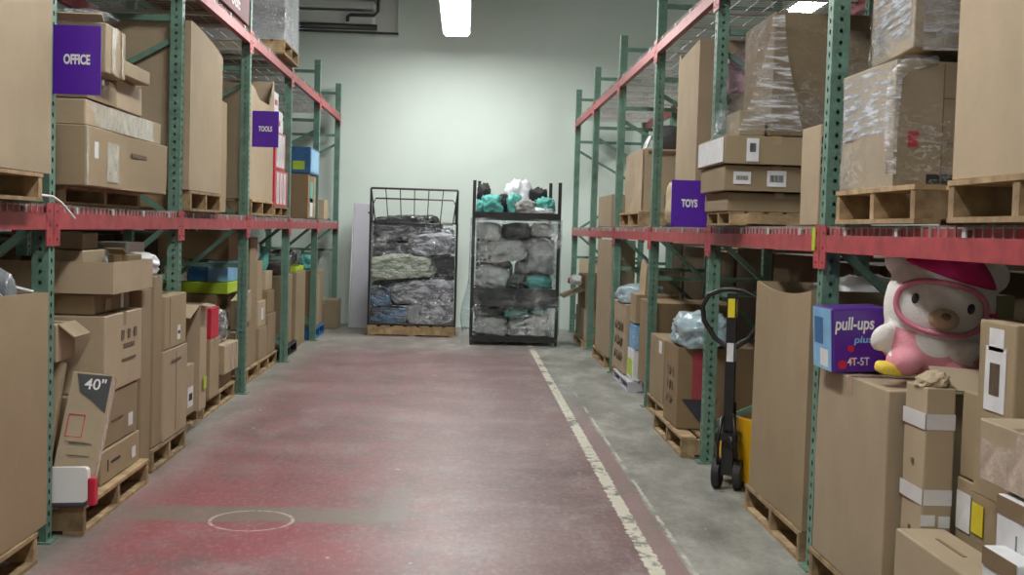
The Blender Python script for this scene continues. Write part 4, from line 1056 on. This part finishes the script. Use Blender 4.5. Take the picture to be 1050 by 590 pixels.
obj('flap', bx(-.30, 0, -.45, .45, -.004, .004), 'kraft2', oc, (-.25, 0, .24), (0, R(-22), 0))
obj('flap', bx(-.24, .24, 0, .2, -.004, .004), 'kraft2', oc, (0, .5, .43), (R(70), 0, 0))
bag('clothing', 'white and pink clothes hanging out of the open carton', 'clothes', (1.49, 15.55, .80), (.15, .5, .14), 'whitebag')
bag('clothing', 'magenta cloth at the rim of the open carton', 'clothes', (1.49, 16.02, .79), (.12, .24, .10), 'magenta')

# ================================================================== RIGHT RACK, lower shelf
pallet('wooden pallet under the film wrapped cartons on the right shelf', 'R', 1.57, 4.08, SH, .88, 1.0)
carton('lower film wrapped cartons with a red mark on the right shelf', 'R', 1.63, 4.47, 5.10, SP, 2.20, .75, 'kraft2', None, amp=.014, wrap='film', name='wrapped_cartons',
       st=[('N', .10, .38, .04, .06, 'redb', 'red_mark'), ('N', .25, .06, .11, .05, 'ink', 'printed_label'), ('A', .52, .70, .56, .26, 'filmglare', 'film_glare_band'), ('N', .25, .5, .004, .46, 'kraft3', 'seam'), ('N', .55, .35, .45, .004, 'kraft3', 'seam'), ('N', .55, .7, .45, .004, 'kraft3', 'seam')])  # the film band carries painted glare
b = newbm(); tube(b, [(-.385, -.325, .05), (-.395, -.335, .22), (-.385, -.33, .42), (-.33, -.325, .475), (-.22, -.31, .49)], [.02, .026, .03, .03, .02], 8)
src = [o_ for o_ in COL.objects if o_.get('label', '').startswith('lower film wrapped')][0]
obj('film_roll_edge', b, 'filmglare', src, smooth=True)
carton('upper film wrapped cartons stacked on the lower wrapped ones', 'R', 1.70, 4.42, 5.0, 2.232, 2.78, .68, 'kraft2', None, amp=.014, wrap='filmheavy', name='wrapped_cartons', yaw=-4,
       st=[('A', .5, .45, .5, .4, 'filmglare', 'film_glare_band'), ('N', .2, .4, .2, .45, 'filmglare', 'film_glare_band')])
pallet('wooden pallet under the huge plain box on the right shelf', 'R', 1.57, 2.85, SH, .95, 1.0)
open_box('huge plain box near the right edge on the right shelf', 'R', 1.585, 2.84, 3.80, SP, 2.9, 1.0, 'kraft2', amp=.006)
carton('upright slim carton with four black squares at the first right post', 'R', 1.655, Y_at(1.655, 1.8, 840), Y_at(1.655, 1.8, 821), SH, 2.04, .16, 'kraft2', None, st=[('N', .13, .84-.10*i, .030, .033, 'ink', 'print') for i in range(4)])
pallet('low wooden pallet under the flat carton stack on the right shelf', 'R', 1.51, 6.68, SH, .66, .75, .078)
z = SH+.08
for xf, ya, yb, h, m_, stt, lb in (
      (1.50, 6.72, 7.36, .115, 'kraft', [], 'flat carton without labels, lowest of the stack beside the TOYS sign'),
      (1.465, 6.66, 7.34, .15, 'kraft', [('N', .17, .5, .10, .07, 'paper', 'shipping_label'), ('N', .17, .5, .07, .025, 'fadeink', 'barcode'), ('N', .50, .5, .11, .09, 'paper', 'shipping_label'), ('N', .50, .5, .08, .04, 'ink', 'barcode')], 'flat carton with two white labels, second in the stack'),
      (1.45, 6.62, 7.36, .165, 'kraft', [('A', .5, .5, .70, .14, 'paper', 'printed_side'), ('N', .27, .5, .07, .13, 'paper', 'shipping_label'), ('N', .27, .58, .035, .05, 'ink', 'barcode')], 'flat carton with a white side and one white label, topmost')):
    carton(lb, 'R', xf, ya, yb, z, z+h, .60, m_, st=stt, amp=.006); z += h
zt = z
carton('small brown carton under the draped film on the flat stack', 'R', 1.55, 6.70, 7.05, zt, zt+.15, .15, 'kraft', None)
bigw = carton('big brown carton under draped clear film above the flat stack', 'R', 1.715, 6.64, 7.34, zt, 2.77, .75, 'kraft3', None, amp=.006)
b = newbm(); lo = [(-.28, -.42), (.39, -.40), (.39, .38), (-.28, .38)]; hi = [(-.385, -.37), (.385, -.37), (.385, .36), (-.385, .36)]
H = 2.77-zt
def ringp(q, z, n=14):
    out = []
    for k in range(4):
        p, r_ = Vector(q[k]), Vector(q[(k+1) % 4])
        for i in range(n):
            c = p.lerp(r_, i/n); w = noise.noise(Vector((c.x*14, c.y*14, z*7)))*.012
            out.append(b.verts.new((c.x+w, c.y-abs(w), z)))
    return out
lo = [(-.57, -.375), (.40, -.375), (.40, .37), (-.57, .37)]
rs = []
for i in range(13):
    t_ = i/12; q = [tuple(Vector(l).lerp(Vector(h), min(1, t_**1.4))) for l, h in zip(lo, hi)]
    rs.append(ringp(q, .012+t_*(H-.01)))
for i in range(12):
    for k in range(56): b.faces.new((rs[i][k], rs[i][(k+1) % 56], rs[i+1][(k+1) % 56], rs[i+1][k]))
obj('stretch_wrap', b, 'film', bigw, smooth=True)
b = newbm()
n1 = 9
for r_ in range(2): pass
def fold(t, s_):
    e = (1-t/8)**1.5; a = -.40-.17*e; c = -.335+.13*e
    return b.verts.new((a+(c-a)*s_/3+.012*noise.noise(Vector((t, s_*2, 3))), -.398+.014*noise.noise(Vector((t*1.3, s_*1.7, 1)))-.004*s_, .02+(H-.05)*t/8))
g_ = [[fold(t, s_) for s_ in range(4)] for t in range(9)]
for t in range(8):
    for s_ in range(3): b.faces.new((g_[t][s_], g_[t][s_+1], g_[t+1][s_+1], g_[t+1][s_]))
obj('film_fold', b, 'filmglare', bigw, smooth=True)
# second bay on the right shelf
carton('brown carton behind the second right post holding the pink plush', 'R', 1.70, 7.74, 8.06, SH, 2.44, .5, 'kraft', None)
bag('plush_cushion', 'pink plush bundle on the carton behind the second right post', 'plush', (1.80, 7.90, 2.44), (.20, .22, .30), 'mauve', amp=.2)
pallet('wooden pallet under the tall plain box behind the TOYS sign', 'R', 1.62, 8.10, SH, 1.02, 1.0)
open_box('tall plain bulk box standing behind the TOYS sign', 'R', 1.625, Y_at(1.625, 2.2, 714.5), Y_at(1.625, 2.2, 693.5), SP, 2.88, .95, 'kraft2', lambda f, u: -.05*u if f == 'A' else 0, amp=.008)
bag('beige_sack', 'beige sack slumped between the tall plain box and third right post', 'sack', (1.84, 9.50, SH), (.44, .5, .42), 'beigebag', freq=2)
carton('dark brown carton behind the beige sack on the right shelf', 'R', 2.1, 9.4, 9.95, SH, 2.3, .45, 'kraft3', None)
# third bay
pallet('wooden pallet with two openings between the third and fourth right posts', 'R', 1.60, 10.85, SH, 1.35, 1.0)
dr = carton('carton with rounded corners and a brown strap on the right shelf', 'R', 1.65, 10.95, 12.2, SP, 2.30, .78, 'kraft2', None, amp=.02, st=[('A', .03, .5, .05, .56, 'brownprint', 'strap'), ('N', .5, .48, .14, .13, 'ink', 'black_print'), ('N', .45, .16, .30, .12, 'greybag', 'grey_print'), ('N', .5, .93, .7, .03, 'brownprint', 'strap')])
bag('helmet', 'dark grey ball shaped helmet on the strapped round cornered carton', 'helmet', (1.93, 11.3, 2.302), (.30, .34, .27), 'greyb', amp=.04, ridge=.1)
bag('cloth', 'red cloth beside the dark grey helmet', 'cloth', (2.14, 11.15, 2.302), (.13, .2, .26), 'redb')
o = tag(obj('white_flap', blob_bm(.03, .25, .18, sd(), .2), 'whitebag', None, (1.73, 11.5, 2.302), (0, R(20), 0), smooth=True), 'white curved plastic piece left of the helmet', 'plastic piece')
carton('pale carton alone between the fourth and fifth right posts', 'R', 1.63, Y_at(1.63, 1.7, 627), Y_at(1.63, 1.7, 613.5), SH, 1.93, .35, 'kraft2', None, st=[('N', .6, .5, .10, .3, 'kraft3', 'print')])

# ================================================================== at the back wall
o = thing('wall_panel', 'tall narrow lavender white panel leaning on the back wall', 'panel', (-1.60, 17.30, .0), (R(-6), R(1.5), R(8)))
obj('board', bx(-.045, .235, -.03, .03, .0, 1.83, .006), 'panel', o)
obj('edge_strip', bx(-.062, -.047, -.032, .032, .0, 1.80), 'housing', o)
b = newbm(); cyl(b, (.17, -.031, 1.70), (0, 1, 0), .014, .004); obj('hole', b, 'ink', o)

# wire cage with bags
CX0, CX1, CY = -1.28, -.10, 16.14
pallet('wooden pallet under the wire cage of plastic bags', 'L', CX1+.01, CY, 0, .95, 1.2)
cg = thing('wire_cage', 'black wire cage heaped with shiny plastic bags by the back wall', 'cage', ((CX0+CX1)/2, CY+.45, PT))
w = (CX1-CX0)/2; H = 1.87
b = newbm()
for sx in (-1, 1): tube(b, [(sx*w, -.40, 0), (sx*w, -.40, H)], .014, 8); tube(b, [(sx*(w-.0), .38, 0), (sx*w, .38, 1.42)], .014, 8)
tube(b, [(-w, -.40, H), (w, -.40, H)], .014, 8); tube(b, [(-w, .38, 1.42), (w, .38, 1.42)], .012, 8)
tube(b, [(-w, -.40, .02), (w, -.40, .02)], .014, 8); tube(b, [(-w, .38, .02), (w, .38, .02)], .014, 8)
for sx in (-1, 1): tube(b, [(sx*w, -.4, .02), (sx*w, .38, .02)], .014, 8); tube(b, [(sx*w, -.4, 1.42), (sx*w, .38, 1.42)], .012, 8)
obj('frame', b, 'black', cg)
b = newbm()
for i in range(1, 6): x = -w+2*w*i/6; tube(b, [(x, -.40, H), (x*.9, -.3, 1.40)], .007, 6)
for sx in (-1, 1): tube(b, [(sx*w, -.40, H), (sx*w*.9, -.3, 1.40)], .010, 6)
tube(b, [(-w*.9, -.3, 1.40), (w*.9, -.3, 1.40)], .012, 6)
tube(b, [(-w*.97, -.32, 1.40), (-w*.96, -.31, 1.66), (-w*.90, -.30, 1.735), (w*.90, -.30, 1.735), (w*.96, -.31, 1.66), (w*.97, -.32, 1.40)], .011, 6)
obj('sloping_grid', b, 'black', cg)
for sx in (-1, 1):
    b = newbm()
    for i in range(1, 8): tube(b, [(sx*w, -.4, .2*i), (sx*w, .38, .2*i)], .004, 5)
    for i in range(1, 6): tube(b, [(sx*w, -.4+.13*i, .02), (sx*w, -.4+.13*i, 1.42)], .004, 5)
    obj('side_grid', b, 'black', cg)
HEAP = []
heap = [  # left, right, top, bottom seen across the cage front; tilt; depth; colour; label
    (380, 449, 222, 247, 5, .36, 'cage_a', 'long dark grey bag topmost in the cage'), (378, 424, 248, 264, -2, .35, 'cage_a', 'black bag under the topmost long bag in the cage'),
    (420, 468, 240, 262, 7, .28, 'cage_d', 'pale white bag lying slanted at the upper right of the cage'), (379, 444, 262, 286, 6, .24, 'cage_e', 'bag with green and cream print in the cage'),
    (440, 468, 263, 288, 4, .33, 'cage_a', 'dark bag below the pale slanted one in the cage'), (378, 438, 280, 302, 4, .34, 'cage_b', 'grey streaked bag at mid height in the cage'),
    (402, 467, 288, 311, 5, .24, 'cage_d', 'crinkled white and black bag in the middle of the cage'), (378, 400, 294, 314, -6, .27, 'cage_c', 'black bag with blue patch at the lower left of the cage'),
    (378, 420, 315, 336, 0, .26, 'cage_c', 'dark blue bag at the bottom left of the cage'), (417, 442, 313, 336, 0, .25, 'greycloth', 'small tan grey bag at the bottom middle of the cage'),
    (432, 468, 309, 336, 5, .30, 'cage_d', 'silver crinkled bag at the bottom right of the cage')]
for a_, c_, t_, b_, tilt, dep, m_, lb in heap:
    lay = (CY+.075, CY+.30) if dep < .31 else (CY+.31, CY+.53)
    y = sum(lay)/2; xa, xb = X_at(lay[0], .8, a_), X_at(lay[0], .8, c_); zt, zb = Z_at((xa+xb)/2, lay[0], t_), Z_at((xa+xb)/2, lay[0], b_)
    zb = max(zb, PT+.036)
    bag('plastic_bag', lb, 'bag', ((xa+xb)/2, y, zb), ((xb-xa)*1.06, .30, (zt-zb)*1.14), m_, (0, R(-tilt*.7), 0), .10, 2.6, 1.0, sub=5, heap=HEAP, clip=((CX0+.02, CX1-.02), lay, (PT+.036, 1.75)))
for i in range(6):
    for sx in (-.27, .27):
        bag('plastic_bag', 'dark bag packed at the back of the wire cage', 'bag', ((CX0+CX1)/2+sx, CY+.68, PT+.03+i*.205), (.54, .22, .20), 'blackbag', heap=HEAP, clip=((CX0+.02, CX1-.02), (CY+.54, CY+.80), (PT+.036, 1.6)), amp=.08, group='bags at the back of the cage', sub=3)
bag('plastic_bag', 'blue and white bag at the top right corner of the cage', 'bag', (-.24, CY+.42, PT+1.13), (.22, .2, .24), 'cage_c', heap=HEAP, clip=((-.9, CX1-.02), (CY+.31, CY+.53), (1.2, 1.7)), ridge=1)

b = newbm(); n_ = 18
g_ = [[b.verts.new((-w+.02+(2*w-.04)*i/n_, -.392+.012*noise.noise(Vector((i*.7, j*.6, 2))), .03+1.34*j/16)) for i in range(n_+1)] for j in range(17)]
for j in range(16):
    for i in range(n_): b.faces.new((g_[j][i], g_[j][i+1], g_[j+1][i+1], g_[j+1][i]))
obj('stretch_wrap', b, 'filmglint', cg, smooth=True)  # film sheet added in front of the bags for its glints

# black shelving cart wrapped in film
KX0, KX1, KY = .10, 1.24, 15.18
cart = thing('shelf_cart', 'black shelving cart packed with grey and teal bundles at the back', 'cart', ((KX0+KX1)/2, KY+.38, 0))
w = (KX1-KX0)/2
for sx in (-1, 1):
    for yy in (-.36, .36):
        xx = sx*(w-.02) if yy < 0 else sx*(w-.09)
        b = newbm(); bar(b, (xx, yy, .10), (xx, yy, 2.12 if yy < 0 else 2.14), .042, .042); po = obj('post', b, 'black', cart)
        c = newbm(); cyl(c, (xx, yy, .055), (1, 0, 0), .052, .03, 16); box(c, xx-.02, xx+.02, yy-.02, yy+.02, .08, .11); obj('caster', c, 'rubber', po)
KZ = (.10, .72, 1.24, 1.70)
for z in (.10, .72, 1.70):
    b = newbm(); box(b, -w+.03, w-.03, -.34, .34, z-.02, z); box(b, -w, w, -.365, -.335, z-(.22 if .5 < z < 1 else .085) if z > .2 else z-.05, z+.02); box(b, -w+.03, w-.03, .335, .365, z-.06, z+.02); obj('shelf', b, 'black', cart)
b = newbm(); n_ = 14
def film_ring(z):
    out = []
    pts = [(-w-.02, -.38), (w+.02, -.38), (w+.02, .38), (-w-.02, .38)]
    for k in range(4):
        p, q = Vector(pts[k]), Vector(pts[(k+1) % 4])
        for i in range(n_):
            c = p.lerp(q, i/n_); f_ = 1+.02*noise.noise(Vector((c.x*5, c.y*5, z*4)))
            bul = .10*math.exp(-((z-.35)/.3)**2) if c.x < -w+.05 else 0
            out.append(b.verts.new((c.x*f_-bul, c.y*f_, z)))
    return out
rs = [film_ring(.14+1.5*i/14) for i in range(15)]
for i in range(14):
    for k in range(4*n_): b.faces.new((rs[i][k], rs[i][(k+1) % (4*n_)], rs[i+1][(k+1) % (4*n_)], rs[i+1][k]))
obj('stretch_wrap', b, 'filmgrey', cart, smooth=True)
kx = (KX0+KX1)/2
for x, z, dx_, dz_, m_, rot, lb in (
    (-.30, .10, .44, .30, 'palecloth', 6, 'pale grey bundle on the lowest cart shelf, left'), (.06, .10, .26, .26, 'greycloth', 0, 'grey bundle on the lowest cart shelf, middle'), (.34, .10, .34, .34, 'palecloth', -8, 'pale bundle on the lowest cart shelf, right'),
    (-.32, .36, .38, .24, 'darkcloth', -10, 'dark grey bundle atop the pale one on the lowest cart shelf'), (.04, .35, .34, .17, 'teal', 4, 'teal bundle in the middle of the lowest cart shelf'), (.36, .40, .30, .18, 'teal', 6, 'teal bundle at the right of the lowest cart shelf'),
    (-.30, .72, .46, .34, 'palecloth', 8, 'big pale bundle on the middle cart shelf, left'), (.02, .72, .24, .22, 'darkcloth', 0, 'small dark grey bundle on the middle cart shelf'), (.32, .72, .36, .22, 'teal', 0, 'teal bundle on the middle cart shelf, right'),
    (-.10, 1.08, .52, .34, 'palecloth', -8, 'pale pillow like bundle high on the middle cart shelf'), (.32, .95, .40, .50, 'greycloth', 14, 'tilted grey bundle high on the middle cart shelf'), (-.36, 1.36, .34, .26, 'palecloth', 5, 'pale bundle high at the left under the cart top'), (.02, 1.38, .36, .24, 'darkcloth', -4, 'dark grey bundle squeezed under the middle of the cart top'), (.36, 1.42, .30, .20, 'palecloth', 0, 'pale bundle squeezed under the cart top at right'),
    (-.40, 1.10, .20, .26, 'greycloth', 0, 'narrow grey bundle at the left of the middle cart shelf')):
    bag('bundle', lb, 'bundle', (kx+x, KY+.36, z+.004), (dx_*.95, .5, dz_*.95), m_, (0, R(rot), 0), .13, 2.6, 1.1, clip=((KX0+.05, KX1-.05), (KY+.06, KY+.52), (z+.004, .49) if z < .7 else (.724, 1.60)), heap=HEAP)
for z, h in ((.10, .38), (.72, .46), (1.20, .38)):
    for x in (-.26, .26):
        bag('bundle', 'dark bundle packed at the back of the cart', 'bundle', (kx+x, KY+.61, z+.006), (.52, .2, h), 'darkcloth', amp=.08, group='bundles at the back of the cart', sub=3, clip=((KX0+.12, KX1-.12), (KY+.53, KY+.69), (z+.004, 1.6)), heap=HEAP)
for x, y, dx_, dy_, dz_, m_, lb in (
    (-.42, .30, .20, .3, .44, 'blackcloth', 'black bundle on top of the cart at its left post'), (-.30, .12, .30, .3, .28, 'teal', 'teal cloth bundle on top of the cart, left'), (-.50, .05, .14, .26, .20, 'teal', 'small teal cloth hanging at the left post of the cart'), (-.16, .20, .20, .3, .30, 'blackcloth', 'small black bundle on top of the cart'),
    (.03, .30, .36, .4, .52, 'whitebag', 'white bag rising highest on top of the cart'), (-.02, .04, .20, .2, .30, 'teal', 'teal cloth in front of the white bag on the cart'), (.12, .0, .28, .3, .22, 'greycloth', 'dark grey shoes like lump in front on the cart top'), (.28, .28, .30, .3, .40, 'blackcloth', 'black bundle right of the white bag on the cart'),
    (.38, .10, .28, .3, .26, 'teal', 'teal cap on top of the cart, right'), (.34, -.02, .34, .2, .10, 'whitebag', 'white cloth at the right front of the cart top')):
    bag('bundle', lb, 'bundle', (kx+x, KY+.30+y*.6, 1.703), (dx_*.9, dy_*.7, dz_*.95), m_, (0, 0, R(10*x)), .22, 2.6, .9, clip=((KX0+.05, KX1-.05), (KY+.06, KY+.69), (1.703, 2.3)), heap=HEAP)
press(HEAP)

# ------------------------------------------------------------------ view
wd = bpy.data.worlds.new('world'); SC.world = wd; wd.use_nodes = True
wd.node_tree.nodes['Background'].inputs[0].default_value = (.5, .55, .6, 1); wd.node_tree.nodes['Background'].inputs[1].default_value = .05
SC.view_settings.view_transform = 'Standard'; SC.view_settings.look = 'None'; SC.view_settings.gamma = 1; SC.view_settings.use_curve_mapping = False
SC.view_settings.exposure = 0.36
SC.cycles.use_denoising = True
SC.cycles.max_bounces = 10; SC.cycles.transparent_max_bounces = 16; SC.cycles.caustics_reflective = False; SC.cycles.caustics_refractive = False
